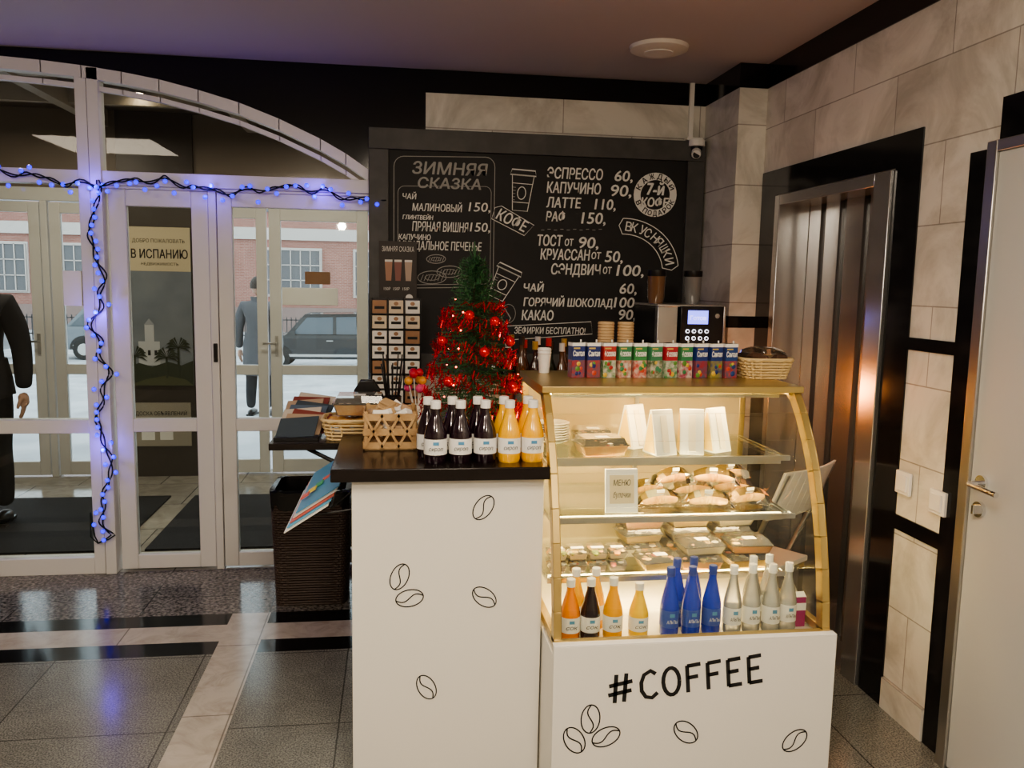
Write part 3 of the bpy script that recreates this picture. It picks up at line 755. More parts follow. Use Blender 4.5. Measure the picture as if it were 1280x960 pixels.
for x,y in ((.125,2.545),(.203,2.55),(.281,2.555),(.105,2.63),(.183,2.635),(.265,2.64)): juice_bottle('dark_juice_bottle',(x,y,1.04),DK,txt='сироп',tag='dk')
for x,y in ((.358,2.555),(.433,2.56),(.35,2.64),(.43,2.645)): juice_bottle('orange_juice_bottle',(x,y,1.04),OR,txt='сироп',tag='or')
zd=.505
for x,c,t,h in ((.538,(.85,.25,.01),'or3',.195),(.602,DK,'dk',.195),(.674,(.90,.40,.01),'or2',.195),(.757,(.95,.60,.03),'ye',.175)): juice_bottle('juice_bottle',(x,2.41,zd),c,h=h,r=.031,tag=t,txt='сок')
for x in (.575,.64): juice_bottle('juice_bottle',(x,2.50,zd),OR,h=.195,r=.03,tag='or')
BLU=mat('blue_glass',(.012,.045,.50),.06,coat=.8)
for x,y in ((.857,2.41),(.928,2.41),(.997,2.415),(.905,2.49),(.965,2.50)): juice_bottle('blue_water_bottle',(x,y,zd),(0,0,1),cap=mat('navy_cap',(.02,.05,.3),.3),h=.222,r=.030,glass=BLU,lab=mat('label_navy',(.04,.09,.42),.4),txt='АЛЬПЫ')
CLR=glassmat('water_bottle_glass',(.97,.98,.98),1.8,.34,(.95,.94,.88))
for x,y in ((1.065,2.41),(1.13,2.415),(1.195,2.41),(1.255,2.42),(1.165,2.49),(1.225,2.50)): juice_bottle('clear_water_bottle',(x,y,zd),(1,1,1),h=.222,r=.029,glass=CLR,txt='АЛЬПЫ')
b=B(); b.box((1.288,2.43,zd),(1.325,2.47,zd+.10),mat('juice_magenta',(.35,.03,.15),.4)); b.box((1.287,2.429,zd+.055),(1.326,2.471,zd+.08),PAPER); b.prism([(2.43,zd+.10),(2.47,zd+.10),(2.45,zd+.112)],1.288,1.325,PAPER); b.done('juice_carton',None,.001)

# ---------------- food
FILL=[mat('fill_y',(.92,.66,.18),.5),mat('fill_o',(.88,.44,.10),.5),mat('fill_c',(.94,.86,.64),.5),mat('fill_g',(.45,.55,.12),.5),mat('fill_r',(.65,.12,.06),.5)]
def foodbox(loc,w,d,h,fill,name='salad_box',tilt=0,sticker=True):
    b=B(); b.M=Matrix.Translation(loc)@Matrix.Rotation(tilt,4,'Z')
    def fr(w0,d0,w1,d1,z0,z1,m):
        co=[(-w0/2,-d0/2,z0),(w0/2,-d0/2,z0),(w0/2,d0/2,z0),(-w0/2,d0/2,z0),(-w1/2,-d1/2,z1),(w1/2,-d1/2,z1),(w1/2,d1/2,z1),(-w1/2,d1/2,z1)]
        b._add(co,[(0,3,2,1),(4,5,6,7),(0,1,5,4),(1,2,6,5),(2,3,7,6),(3,0,4,7)],m)
    fr(w*.82,d*.82,w*.95,d*.95,.003,h*.55,fill)
    fr(w*.85,d*.85,w,d,0,h*.6,PLASTCL); fr(w*1.04,d*1.04,w*1.04,d*1.04,h*.6,h*.66,PLASTCL); fr(w*.96,d*.96,w*.84,d*.84,h*.66,h,PLASTCL)
    for i in range(14): b.sphere((random.uniform(-.38,.38)*w,random.uniform(-.38,.38)*d,h*.56),random.uniform(.008,.017),random.choice(FILL[:3] if i%5 else FILL),8,(1,1,.6))
    if sticker: b.box((-.022,-d*.30,h+.0005),(.022,-d*.02,h+.001),PAPER)
    b.done(name)
z3=.631
for x,y,n in ((.90,2.69,1),(1.06,2.69,2),(1.22,2.69,2),(.88,2.84,4),(1.05,2.85,3),(1.22,2.85,3)):
    for i in range(n): foodbox((x+random.uniform(-.01,.01),y,z3+i*.0505),.145,.115,.049,FILL[(i+int(x*10))%3],tilt=random.uniform(-.15,.15))
for x in (.545,.615,.685,.755):
    for i in range(2): foodbox((x,2.69,z3+i*.04),.062,.08,.038,mat('choc',(.12,.05,.03),.5) if i==0 else FILL[2],'dessert_box')
z2=.846
PASTRY=mat('pastry',(.74,.37,.08),.42,var=(22,(.90,.62,.24)))
BAG=glassmat('cellophane',(.99,.99,.97),.9,.02,(.97,.93,.80))
def croissant(loc,s,a):
    """crescent of rolled segments inside a thin cellophane bag with flat sealed ends"""
    b=B(); b.M=Matrix.Translation(loc)@Matrix.Rotation(a,4,'Z')
    n=31; pts=[]; rr_=[]
    for i in range(n):
        t=-1+2*i/(n-1); pts.append((s*.92*t,s*(.22-.42*t*t),s*(.26+.12*(1-t*t)))); e=math.sqrt(max(0,1-t*t)); rr_.append(s*(.07+.33*e)*(1-.12*abs(math.sin(t*9))))
    b.tube(pts,rr_,PASTRY,14)
    # bag: pillow cross-section flattening to the seals
    m_=9; P=[]
    for i in range(m_+1):
        u=-1+2*i/m_; P.append((s*1.3*u,s*.62*(1-.15*u*u),s*.80*math.sqrt(max(0,1-u*u))*.95+s*.03))
    for i in range(m_):
        (xa,wa,ha),(xb,wb,hb)=P[i],P[i+1]
        j=lambda: random.uniform(-.05,.05)*s
        A_=[(xa,-wa,.004),(xa,-wa*.75,ha*.75),(xa,0,ha+.004),(xa,wa*.75,ha*.75),(xa,wa,.004)]; D_=[(xb,-wb,.004),(xb,-wb*.75,hb*.75),(xb,0,hb+.004),(xb,wb*.75,hb*.75),(xb,wb,.004)]
        b._add(A_+D_,[(q,q+1,q+6,q+5) for q in range(4)],BAG)
    b.box((-s*.25,-s*.36,s*.70),(s*.15,-s*.32,s*.86),PAPER)
    b.done('croissant_in_bag',None,0,40)
for x,y,a in ((.90,2.69,.1),(1.07,2.67,-.15),(1.225,2.70,.2),(.90,2.84,.25),(1.07,2.83,0),(1.23,2.85,-.2)):
    croissant((x,y,z2+.003),.070,a)
for x,y,a in ((.97,2.76,.35),(1.12,2.75,-.3),(1.20,2.82,.3)): croissant((x,y,z2+.062),.070,a)
b=B(); b.M=Matrix.Translation((.75,2.62,z2))@Matrix.Rotation(R(-8),4,'X'); b.box((-.055,-.006,.0),(.055,.006,.145),PAPER); b.box((-.042,-.008,.03),(.042,-.006,.125),mat('card_cream',(.7,.6,.4),.6)); b.text('МЕНЮ',((0,-.009,0),(1,0,0),(0,0,1)),-.03,.03,.09,.02,INK,.2); b.text('булочки',((0,-.009,0),(1,0,0),(0,0,1)),-.03,.03,.05,.02,INK,.3); b.done('price_card')
z1=1.031
def sandwich(loc,a):
    b=B(); b.M=Matrix.Translation(loc)@Matrix.Rotation(a,4,'Z')
    w=.040; h=.150
    b.prism([(-.040,0),(.05,0),(.012,h),(.0,h)],-w,w,PAPER,'X')
    b.prism([(-.0415,.012),(-.0405,.01),(-.006,h*.88),(-.007,h*.88)],-w*.30,w*.30,mat('pack_band',(.80,.74,.60),.5),'X')
    b.prism([(-.028,.006),(.040,.006),(.008,h*.9),(.002,h*.9)],w,w+.0015,FILL[0],'X')
    b.prism([(-.034,.003),(.046,.003),(.010,h*.95),(.0,h*.95)],w+.0015,w+.003,PLASTCL,'X')
    b.prism([(-.028,.006),(.040,.006),(.008,h*.9),(.002,h*.9)],-w-.0015,-w,FILL[0],'X')
    b.done('sandwich_wedge_pack',None,.001)
for x,y,a in ((.84,2.81,.5),(.90,2.69,.25),(1.01,2.70,-.2),(1.11,2.73,.45)): sandwich((x,y,z1),a)
foodbox((.69,2.70,z1),.16,.12,.06,PASTRY,'pastry_box',.1); foodbox((.70,2.87,z1),.13,.12,.06,PASTRY,'pastry_box')
b=B()
for i in range(8): b.lathe([(0,0),(.035,0),(.06,.012),(.058,.013),(.034,.003)],(.565,2.9,z1+i*.009),PAPER,20)
b.done('plate_stack')

# ---------------- on top of the case
zt=1.273
cols=[((.02,.035,.17),(.38,.04,.05)),((.02,.035,.17),(.35,.06,.06)),((.42,.04,.04),(.06,.20,.06)),((.05,.22,.10),(.4,.1,.05)),((.05,.24,.08),(.5,.08,.06)),((.06,.24,.12),(.12,.15,.07)),((.42,.03,.05),(.07,.24,.1)),((.05,.24,.1),(.35,.04,.1)),((.02,.045,.22),(.32,.04,.06)),((.02,.045,.2),(.30,.26,.05)),((.02,.06,.22),(.4,.05,.05))]
for i,(c1,c2) in enumerate(cols):
    x=.635+i*.0565; y=2.86; b=B(); w,dp,h=.048,.038,.124
    b.M=Matrix.Translation((x,y,zt))@Matrix.Rotation(random.uniform(.1,.3),4,'Z')
    season=i not in (0,1,8,9,10)
    m1=mat('carton_a%d'%i,c1,.35); m2=mat('carton_b%d'%i,c2,.35,var=(60,(.62,.58,.50) if season else (.10,.10,.16)))
    b.box((-w/2,-dp/2,h*.5),(w/2,dp/2,h),m1); b.box((-w/2,-dp/2,0),(w/2,dp/2,h*.5),m2)
    b.box((-w/2-.0005,-dp/2-.0005,h*.90),(w/2+.0005,dp/2+.0005,h),PAPER)
    f=((0,-dp/2-.001,0),(1,0,0),(0,0,1)); b.text('4 сезона' if season else 'Сантал',f,-w*.44,w*.44,h*.62,h*.16,PAPER,.1,bold=.0005)
    b.box((-w*.4,-dp/2-.001,h*.82),(w*.1,-dp/2,h*.86),mat('carton_gold',(.6,.45,.12),.4))
    for k_ in range(5): b.sphere((random.uniform(-.34,.34)*w,-dp/2,h*random.uniform(.08,.45)),random.uniform(.006,.010),[m1,mat('fruit',(.55,.08,.05),.3),mat('fruit2',(.65,.45,.08),.3),mat('fruit3',(.12,.28,.06),.3)][k_%4],8,(1,.2,1))
    b.tube([(w*.3,-.002,h),(w*.3,-.002,h+.01)],.003,PAPER); b.done('juice_carton',None,.001)
def weave(b,cx,cy,z0,w0,d0,w1,d1,h,rows,m,r=.004,amp=.003,n=56,e=.5):
    def pt(t,w,d):
        a=2*pi*t; c,s_=math.cos(a),math.sin(a)
        return (w/2*math.copysign(abs(c)**e,c),d/2*math.copysign(abs(s_)**e,s_))
    for j in range(rows):
        u=j/(rows-1) if rows>1 else 0; w=w0+(w1-w0)*u; d_=d0+(d1-d0)*u; L_=[]
        for i in range(n):
            x,y=pt((i+.5)/n,w,d_); k_=1+(amp/(max(w,d_)/2))*(1 if (i//2+j)%2 else -1)
            L_.append((cx+x*k_,cy+y*k_,z0+r+u*(h-2*r)))
        b.tube(L_,r*1.15,m,6,True)
    for i in range(0,n,4):
        xa,ya=pt((i+.5)/n,w0,d0); xb,yb=pt((i+.5)/n,w1,d1); b.tube([(cx+xa,cy+ya,z0),(cx+xb,cy+yb,z0+h)],r*.9,m,5)
    L_=[(cx+pt((i+.5)/n,w1,d1)[0],cy+pt((i+.5)/n,w1,d1)[1],z0+h) for i in range(n)]; b.tube(L_,r*1.7,m,6,True)
    P_=[(cx+pt((i+.5)/n,w0*.98,d0*.98)[0],cy+pt((i+.5)/n,w0*.98,d0*.98)[1]) for i in range(n)]; b.prism(P_,z0,z0+.004,m,'Z')
WICK=mat('wicker_cream',(.66,.50,.26),.6)
b=B(); weave(b,1.335,2.88,zt,.15,.14,.19,.17,.07,7,WICK); 
for i in range(10): b.sphere((1.335+random.uniform(-.06,.06),2.88+random.uniform(-.05,.05),zt+.065+random.uniform(0,.015)),.026,mat('choc_candy',(.10,.04,.02),.3),8,(1.2,1,.6))
b.sphere((1.335,2.88,zt+.075),.085,BAG,14,(1.1,.9,.45),None,.1)
b.done('wicker_basket')
def cupstack(x,y,z,h,m,r=.031,name='paper_cup_stack'):
    b=B(); 
    b.lathe([(0,0),(r*.72,0),(r*.95,.07)],(x,y,z),m,20)
    zz=z+.07
    while zz<z+h: b.lathe([(r*.93,0),(r,.002),(r,.006),(r*.93,.011)],(x,y,zz),m,20); zz+=.011
    b.lathe([(r*.9,0),(r*.8,-.02),(0,-.02)],(x,y,zz),m,20); b.done(name)
cupstack(.775,3.0,zt,.185,KRAFT); cupstack(.85,3.0,zt,.185,KRAFT)
cupstack(.545,3.0,zt,.09,PAPER,.026)

# ---------------- Christmas tree
b=B(); tx,ty,tz=.27,2.87,1.04
b.cyl((tx,ty,tz),.05,.06,mat('pot_red',(.3,.02,.02),.5),20,.06); b.cyl((tx,ty,tz+.06),.010,.56,mat('bark',(.06,.035,.02),.8),8,.003)
GN=mat('fir_needles',(.02,.085,.035),.6,var=(60,(.05,.15,.05))); 
TIN=mat('red_tinsel',(.72,.008,.015),.22,.55)
def trad(hz): return .172*(max(0,1-(hz+.02)/.64))**.72+.010
for i in range(300):
    t=(i/299); z=tz+.08+t*.55; rad=trad(t*.55)*random.uniform(.85,1.12); a=i*2.4
    e=Vector((tx+rad*math.cos(a),ty+rad*math.sin(a),z-.02+.03*t)); s0=Vector((tx,ty,z)); 
    b.tube([s0,e],.0018,GN,3)
    for k_ in range(18):
        q=s0.lerp(e,.15+.85*k_/17); dv=Vector((random.uniform(-1,1),random.uniform(-1,1),random.uniform(-.4,1))).normalized()*.022
        w=dv.cross(Vector((0,0,1))).normalized()*.0018 
        b.quad([q-w,q+w,q+dv+w*.3,q+dv-w*.3],GN)
for j in range(26):
    hh=.50+.15*(j/25); q=Vector((tx,ty,tz+hh)); a=j*2.4; rr_=.06*(1-(hh-.50)/.19); tip=q+Vector((rr_*math.cos(a),rr_*math.sin(a),.035)); b.tube([q,tip],.0015,GN,3)
    for k_ in range(9):
        p_=q.lerp(tip,k_/8); dv=Vector((random.uniform(-1,1),random.uniform(-1,1),random.uniform(-.2,1))).normalized()*.016; w=dv.cross(Vector((0,0,1))).normalized()*.0015
        b.quad([p_-w,p_+w,p_+dv+w*.4,p_+dv-w*.4],GN)
b.tube([(tx,ty,tz+.55),(tx,ty,tz+.70)],[.006,.002],GN,5)
for i in range(3900):
    t=random.random()**1.1; hz=t*.40; a=random.uniform(0,2*pi)
    rad=trad(hz)+random.uniform(-.012,.016)
    if math.sin(hz*68+a)<-.40: continue
    q=Vector((tx+rad*math.cos(a),ty+rad*math.sin(a),tz+.09+hz)); dv=Vector((random.gauss(0,1),random.gauss(0,1),random.gauss(0,1))).normalized()*.014
    w=dv.cross(Vector((.3,.5,1))).normalized()*.0017
    b.quad([q-dv-w,q-dv+w,q+dv+w,q+dv-w],TIN)
BAU=mat('red_bauble',(.70,.012,.01),.08,.5)
for a,hz in ((-1.4,.24),(-2.2,.14),(-.7,.12),(-1.8,.36),(-1.0,.34),(-2.6,.27),(-.4,.27),(1,.2),(2,.3),(-1.5,.08)):
    rad=trad(hz)+.01; b.sphere((tx+rad*math.cos(a),ty+rad*math.sin(a),tz+.09+hz),.018,BAU,14)
RL=mat('red_mini_light',(1,.2,.15),.4,emit=(1,.10,.05),es=12)
for i in range(20):
    a=i*2.1; hz=.03+.40*(i/20); rad=trad(hz)+.012; b.sphere((tx+rad*math.cos(a),ty+rad*math.sin(a),tz+.09+hz),.003,RL,6)
b.done('christmas_tree')

# ---------------- crate with candies
b=B(); WOOD=mat('light_wood',(.54,.36,.18),.6,var=(20,(.38,.23,.10)))
cx0,cx1,cy0,cy1,cz=-.10,.07,2.74,2.94,1.04
for x in (cx0,cx1-.012):
    for y in (cy0,cy1-.012): b.box((x,y,cz),(x+.012,y+.012,cz+.13),WOOD)
for z in (0,.045,.095):
    b.box((cx0-.003,cy0-.004,cz+z+.005),(cx1+.003,cy0,cz+z+.028),WOOD); b.box((cx0-.003,cy1,cz+z+.005),(cx1+.003,cy1+.004,cz+z+.028),WOOD)
    b.box((cx0-.005,cy0,cz+z+.005),(cx0-.001,cy1,cz+z+.028),WOOD); b.box((cx1+.001,cy0,cz+z+.005),(cx1+.005,cy1,cz+z+.028),WOOD)
for sgn in (1,-1):
    for i in range(3): b.cbox((cx0+.03+i*.055,cy0-.006,cz+.065),(.008,.004,.13),WOOD,(0,sgn*.5,0))
b.box((cx0,cy0,cz+.001),(cx1,cy1,cz+.01),WOOD); b.done('wooden_crate')
b=B()
for i in range(26): b.cbox((random.uniform(cx0+.03,cx1-.03),random.uniform(cy0+.03,cy1-.03),cz+.05+random.uniform(0,.095)),(.055,.035,.02),random.choice([PAPER,KRAFT,mat('cookie_wrap',(.45,.30,.18),.3)]),(random.uniform(-.8,.8),random.uniform(-.8,.8),random.uniform(0,3)))
b.done('wrapped_cookies',None,.003)
b=B(); weave(b,-.15,3.14,1.011,.20,.16,.235,.19,.075,6,WICK)
for i in range(10): b.sphere((-.15+random.uniform(-.07,.07),3.14+random.uniform(-.05,.05),1.07),.03,PASTRY,8,(1.2,1,.6))
b.done('wicker_basket')
foodbox((-.13,3.14,1.10),.19,.14,.075,PASTRY,'clear_cookie_box')
mg=[(.06,.08,.10),(.40,.30,.22),(.22,.06,.05),(.55,.50,.44),(.10,.14,.2)]
b=B()
for i in range(9):
    m=mat('mag%d'%(i%5),mg[i%5],.3); b.cbox((-.36+.018*(i%3),3.12+i*.036,1.052+.006*i),(.15,.004,.10),m,(R(-52),R(6)*(i%3-1),R(-14)))
b.box((-.44,3.07,1.011),(-.28,3.45,1.022),BLACK)
b.done('magazine_rack')
# brochures hanging on the counter side
b=B()
for i in range(5):
    m=mat('bro%d'%i,[(.10,.30,.50),(.65,.64,.60),(.65,.15,.10),(.12,.42,.65),(.8,.78,.7)][i],.35)
    b.cbox((-.225-.008*i,2.74-.01*i,.975-.013*i-.03),(.17,.30,.003),m,(R(14),R(-34),R(-14)))
for j in range(6): b.cbox((-.225+.02*(j-3),2.66+.03*j,.951+.012*(j-3)-.004),(.03,.025,.004),mat('bro_pic%d'%(j%3),[(.7,.15,.1),(.8,.6,.1),(.1,.4,.2)][j%3],.4),(R(14),R(-34),R(-14)))
b.tube([(-.131,2.6,.88),(-.27,2.60,.86),(-.28,2.85,.86),(-.131,2.86,.88)],.003,BLACK,6); b.tube([(-.131,2.6,.94),(-.20,2.6,.885),(-.20,2.85,.885),(-.131,2.86,.94)],.003,BLACK,6)
b.done('brochure_holder')
b=B(); b.box((-.16,3.28,1.011),(-.06,3.38,1.16),BLACK); b.prism([(-.16,1.16),(-.06,1.16),(-.085,1.20),(-.135,1.20)],3.29,3.37,BLACK,'Y'); b.cyl((-.11,3.275,1.13),.012,.006,PAPER,12,M=Matrix.Rotation(pi/2,4,'X')); b.done('napkin_dispenser',None,.003)
b=B(); b.lathe([(0,0),(.03,0),(.036,.13),(.033,.13),(.028,.01)],(-.01,3.33,1.011),BLACK,20)
for i in range(12):
    a=i*.52; b.tube([(-.01+.012*math.cos(a),3.33+.012*math.sin(a),1.05),(-.01+.045*math.cos(a),3.33+.04*math.sin(a),1.27+.02*(i%3))],.003,BLACK,5)
b.done('stirrer_cup')
b=B(); b.lathe([(0,0),(.03,0),(.034,.09),(.031,.09)],(.09,3.36,1.011),PAPER,20)
for i in range(9):
    a=i*.9; q=(.08+.03*math.cos(a),3.36+.03*math.sin(a),1.17+.03*(i%3)); b.tube([(.09,3.36,1.03),q],.002,PAPER,5); b.sphere(q,.018,mat('lolly%d'%(i%3),[(.8,.10,.25),(.85,.40,.08),(.6,.03,.06)][i%3],.2),12)
b.done('lollipop_cup')

# ---------------- back counter
b=B(); b.box((-.10,3.82,0),(1.68,3.84,.91),mat('back_cabinet',(.2,.17,.14),.5)); b.box((-.10,3.84,0),(-.08,4.42,.91),MATS['back_cabinet']); b.box((1.66,3.84,0),(1.68,4.42,.91),MATS['back_cabinet']); b.box((-.12,3.80,.91),(1.69,4.44,.95),SLAB)
for x in (.35,.8,1.25): b.box((x,3.815,.03),(x+.006,3.82,.9),BLACK)
b.done('back_counter')
b=B(); b.box((-.125,4.33,.951),(.135,4.45,.965),BLACK)
for i in range(4): b.box((-.125+i*.0847,4.33,.951),(-.119+i*.0847,4.45,1.51),BLACK)
b.box((-.125,4.444,.951),(.135,4.45,1.51),BLACK)
for r_ in range(7):
    z=.965+r_*.078; b.box((-.125,4.33,z-.005),(.135,4.45,z),BLACK)
    for c_ in range(3):
        x=-.117+c_*.0847; m=random.choice([PAPER,PAPER,mat('tea_brown',(.40,.22,.12),.5),PAPER,mat('tea_cream',(.72,.62,.48),.5)])
        b.box((x,4.335,z+.0),(x+.074,4.44,z+.066),m); b.box((x+.012,4.333,z+.022),(x+.062,4.335,z+.036),INK); b.prism([(x+.037+.012*math.cos(a),z+.05+.010*math.sin(a)) for a in [i*pi/5 for i in range(10)]],4.333,4.335,mat('tea_brown',(.40,.22,.12),.5),'Y')
b.done('tea_box_rack')
capc=[(.5,.03,.03),(.7,.7,.68),(.02,.02,.02),(.45,.3,.08)]; 
for i in range(12):
    x=.47+ (i%6)*.066+(.03 if i>5 else 0); y=3.93 if i<6 else 4.03
    b=B(); m=mat('syrup%d'%(i%3),[(.05,.015,.01),(.015,.03,.015),(.10,.04,.015)][i%3],.08,coat=.8); hh=.03+(i*7%5)*.008
    b.lathe([(0,0),(.028,0),(.030,.01),(.030,.19+hh),(.025,.215+hh),(.012,.25+hh),(.011,.31+hh),(0,.31+hh)],(x,y,.951),m,18); b.lathe([(.0145,.295+hh),(.0145,.335+hh),(0,.335+hh)],(x,y,.951),mat('cap%d'%(i%4),capc[i%4],.3),14)
    b.lathe([(.0305,.07),(.0305,.17)],(x,y,.951),mat('syrlabel%d'%(i%3),[(.7,.65,.55),(.5,.1,.08),(.2,.2,.2)][i%3],.5),18); b.done('syrup_bottle')
# coffee machine
cm=empty('coffee_machine'); b=B(); mx0,mx1,my0,my1=1.25,1.585,3.84,4.25
b.box((mx0,my0+.06,.951),(mx1,my1,1.50),BLACK); b.box((mx0+.02,my0,.951),(mx1-.02,my0+.08,1.0),STEEL); b.box((mx0+.11,my0,1.24),(mx1-.0,my0+.06,1.505),mat('machine_front',(.02,.02,.022),.12))
b.box((mx0,my0+.02,1.0),(mx0+.10,my0+.06,1.50),STEEL); b.box((mx0,my0+.02,1.50),(mx1,my1,1.512),STEEL)
b.box((mx1-.012,my0-.004,1.24),(mx1,my0,1.505),STEEL)
b.done('body',cm,.006)
AMB=mat('amber_light',(1,.5,.1),.4,emit=(1.,.30,.06),es=28)
b=B(); b.box((mx0+.115,my0+.05,1.02),(mx1-.03,my0+.06,1.15),AMB); b.box((mx1-.012,my0+.0,1.0),(mx1-.004,my0+.05,1.24),AMB); b.done('cup_area_light',cm)
b=B(); b.box((mx0+.145,my0-.004,1.42),(mx0+.245,my0,1.485),mat('lcd_blue',(.1,.1,.6),.3,emit=(.22,.25,1.),es=2.5)); f=((0,my0-.005,0),(1,0,0),(0,0,1)); b.text('Готов',f,mx0+.155,mx0+.235,1.44,.02,mat('lcd_text',(.9,.9,1),.5,emit=(.9,.9,1),es=1.5))
LED=mat('key_led',(.8,.8,.9),.3,emit=(.8,.85,1.),es=2.)
for r_ in range(4):
    for c_ in range(4):
        q=(mx0+.145+c_*.032,my0,1.385-r_*.034); b.cyl(q,.010,.004,LED,12,M=Matrix.Rotation(pi/2,4,'X')); b.cyl((q[0],q[1]-.003,q[2]),.006,.004,BLACK,12,M=Matrix.Rotation(pi/2,4,'X'))
b.cyl((mx0+.29,my0-.001,1.46),.012,.006,CHROME,16,M=Matrix.Rotation(pi/2,4,'X'))
b.done('controls',cm)
b=B(); b.box((mx0+.15,my0-.03,1.16),(mx0+.25,my0+.06,1.24),CHROME); b.cyl((mx0+.18,my0-.01,1.13),.008,.03,CHROME); b.cyl((mx0+.22,my0-.01,1.13),.008,.03,CHROME)
b.box((mx0+.03,my0-.0,1.0),(mx1-.03,my0+.08,1.008),STEEL); b.done('spout',cm,.004)
b=B(); HB=mat('bean_hopper',(.20,.11,.06),.10,coat=.8); HG=mat('hopper_grey',(.22,.22,.22),.15,coat=.8)
b.lathe([(0,0),(.035,0),(.042,.03),(.045,.13),(.047,.135),(.047,.165),(0,.165)],(mx0+.045,my0+.2,1.512),[HB]*4+[BLACK]*2,24)
b.lathe([(0,0),(.033,0),(.042,.05),(.045,.13),(.047,.135),(.047,.165),(0,.165)],(mx0+.235,my0+.2,1.512),[HG]*4+[BLACK]*2,24)
b.done('hoppers',cm)

# ---------------- trash bin
b=B(); BRN=mat('brown_rattan',(.060,.038,.028),.55)
bxc,byc=-.41,4.19; EX=.20
weave(b,bxc,byc,.0,.33,.31,.37,.34,.56,44,BRN,.0058,.0025,88,EX)
def sq(w,d_,n=40):
    o=[]
    for i in range(n):
        a=2*pi*(i+.5)/n; c,s_=math.cos(a),math.sin(a); o.append((bxc+w/2*math.copysign(abs(c)**EX,c),byc+d_/2*math.copysign(abs(s_)**EX,s_)))
    return o
lo=sq(.325,.305); hi=sq(.36,.33)
b._add([(x,y,.01) for x,y in lo]+[(x,y,.54) for x,y in hi],[(i,(i+1)%40,40+(i+1)%40,40+i) for i in range(40)],BRN)
BAGB=mat('black_bag',(.01,.01,.01),.25)
r1=sq(.385,.355); r2=sq(.39,.36); r3=sq(.34,.31); r4=sq(.30,.27)
n=40; co=[(x,y,.50+.02*math.sin(i*1.7)) for i,(x,y) in enumerate(r1)]+[(x,y,.575+.006*math.sin(i*2.3)) for i,(x,y) in enumerate(r2)]+[(x,y,.58) for x,y in r3]+[(x,y,.40) for x,y in r4]
b._add(co,[(k_*n+i,k_*n+(i+1)%n,(k_+1)*n+(i+1)%n,(k_+1)*n+i) for k_ in range(3) for i in range(n)]+[tuple(range(3*n,4*n))],BAGB)
b.done('trash_bin')

# ---------------- folding chair behind the case
b=B(); WC=mat('white_plastic',(.84,.81,.76),.4); b.M=Matrix.Translation((1.55,3.24,0))@Matrix.Rotation(R(34),4,'Z')
for sx in (-.18,.18):
    b.tube([(sx,.20,.0),(sx,-.02,.45),(sx,-.20,.88)],.011,STEEL,10); b.tube([(sx,-.22,0),(sx,.0,.40),(sx,.16,.44)],.011,STEEL,10)
b.tube([(-.18,.20,.03),(.18,.20,.03)],.009,STEEL,8); b.tube([(-.18,-.21,.04),(.18,-.21,.04)],.009,STEEL,8)
b.box((-.17,-.12,.44),(.17,.18,.462),WC)
n=9
for i in range(n):
    a0=-.20+.4*i/n; a1=-.20+.4*(i+1)/n; c0=-.03*math.cos(pi*(i/n-.5)); c1=-.03*math.cos(pi*((i+1)/n-.5))
    co=[(a0,-.125+c0,.68),(a1,-.125+c1,.68),(a1,-.205+c1,.89),(a0,-.205+c0,.89)]; co2=[(x,y+.012,z) for x,y,z in co]
    b._add(co+co2,[(0,1,2,3),(7,6,5,4),(0,4,5,1),(3,2,6,7),(1,5,6,2),(0,3,7,4)],WC)
b.done('folding_chair',None,.002)

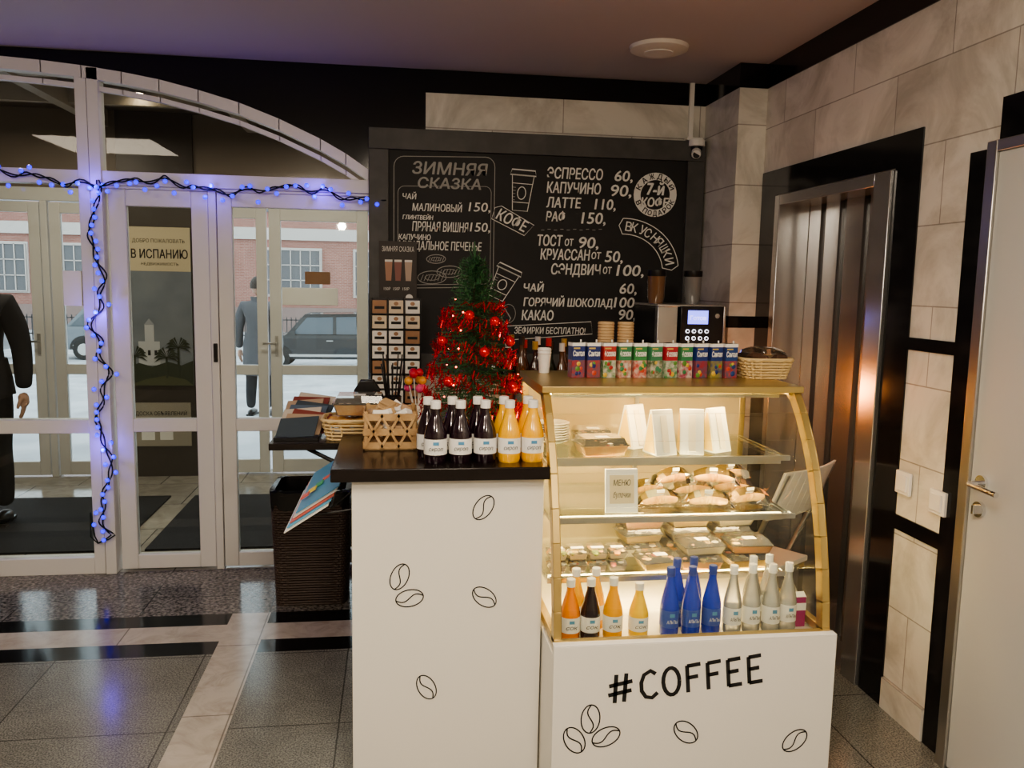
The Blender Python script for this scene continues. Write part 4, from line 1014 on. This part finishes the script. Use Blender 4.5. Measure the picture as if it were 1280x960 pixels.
# ------------------------------------------------------------------ lights
def area(name,loc,rot,sx,sy,p,col):
    L=bpy.data.lights.new(name,'AREA'); L.shape='RECTANGLE'; L.size=sx; L.size_y=sy; L.energy=p; L.color=col
    o=bpy.data.objects.new(name,L); o.location=loc; o.rotation_euler=rot; SC.collection.objects.link(o)
def point(name,loc,r,p,col):
    L=bpy.data.lights.new(name,'POINT'); L.shadow_soft_size=r; L.energy=p; L.color=col
    o=bpy.data.objects.new(name,L); o.location=loc; SC.collection.objects.link(o)
W=(1.,.86,.68)
area('ceiling_light_panel',(.2,.6,ZC-.03),(0,0,0),.9,.9,56,W)
area('ceiling_light_panel',(-2.4,1.6,ZC-.03),(0,0,0),.9,.9,32,W)
point('ceiling_fill_light',(-.9,-.7,2.5),.07,64,W)  # out-of-view point lights, added to brighten the ceiling as well as the room
point('ceiling_fill_light',(.9,-1.2,2.5),.07,66,W)
point('coffee_machine_lamp',(1.45,3.76,1.12),.05,4,(1.,.36,.10))
for p in ((-2.1,YF-.10,2.08),(-1.52,YF-.10,2.05),(-.95,YF-.10,2.06),(-.4,YF-.10,2.05),(-1.52,YF-.10,1.4),(-1.52,YF-.10,.7)):
    point('blue_led_lamp',p,.02,.8,(.12,.03,1.))
area('vestibule_light',(-2.4,5.75,2.68),(0,0,0),.25,.25,15,(1,.85,.65))
area('vestibule_light',(-.6,5.75,2.68),(0,0,0),.25,.25,15,(1,.85,.65))
for nm in ('red_mini_light','key_led','lcd_blue','lcd_text','blue_led'):
    try: MATS[nm].cycles.emission_sampling='NONE'
    except Exception: pass
w=bpy.data.worlds.new('sky'); SC.world=w; w.use_nodes=True
w.node_tree.nodes['Background'].inputs[0].default_value=(.84,.91,1.,1); w.node_tree.nodes['Background'].inputs[1].default_value=2.8

# ------------------------------------------------------------------ camera
f=1036
D=Vector((-160,8500,f)).normalized(); Yv=Vector((-146,-129.02,f)).normalized(); Yv=(Yv-D*Yv.dot(D)).normalized(); Xv=D.cross(Yv)
if Xv.x<0: Xv=-Xv
right=Vector((Xv.x,Yv.x,-D.x)); down=Vector((Xv.y,Yv.y,-D.y)); fwd=Vector((Xv.z,Yv.z,-D.z))
Mc=Matrix((( right.x,-down.x,-fwd.x),(right.y,-down.y,-fwd.y),(right.z,-down.z,-fwd.z))).to_4x4()
cam=bpy.data.cameras.new('camera'); cam.sensor_width=36; cam.lens=f/1280*36; cam.clip_start=.05; cam.clip_end=300
co_=bpy.data.objects.new('camera',cam); co_.matrix_world=Matrix.Translation((0,0,1.6))@Mc; SC.collection.objects.link(co_); SC.camera=co_
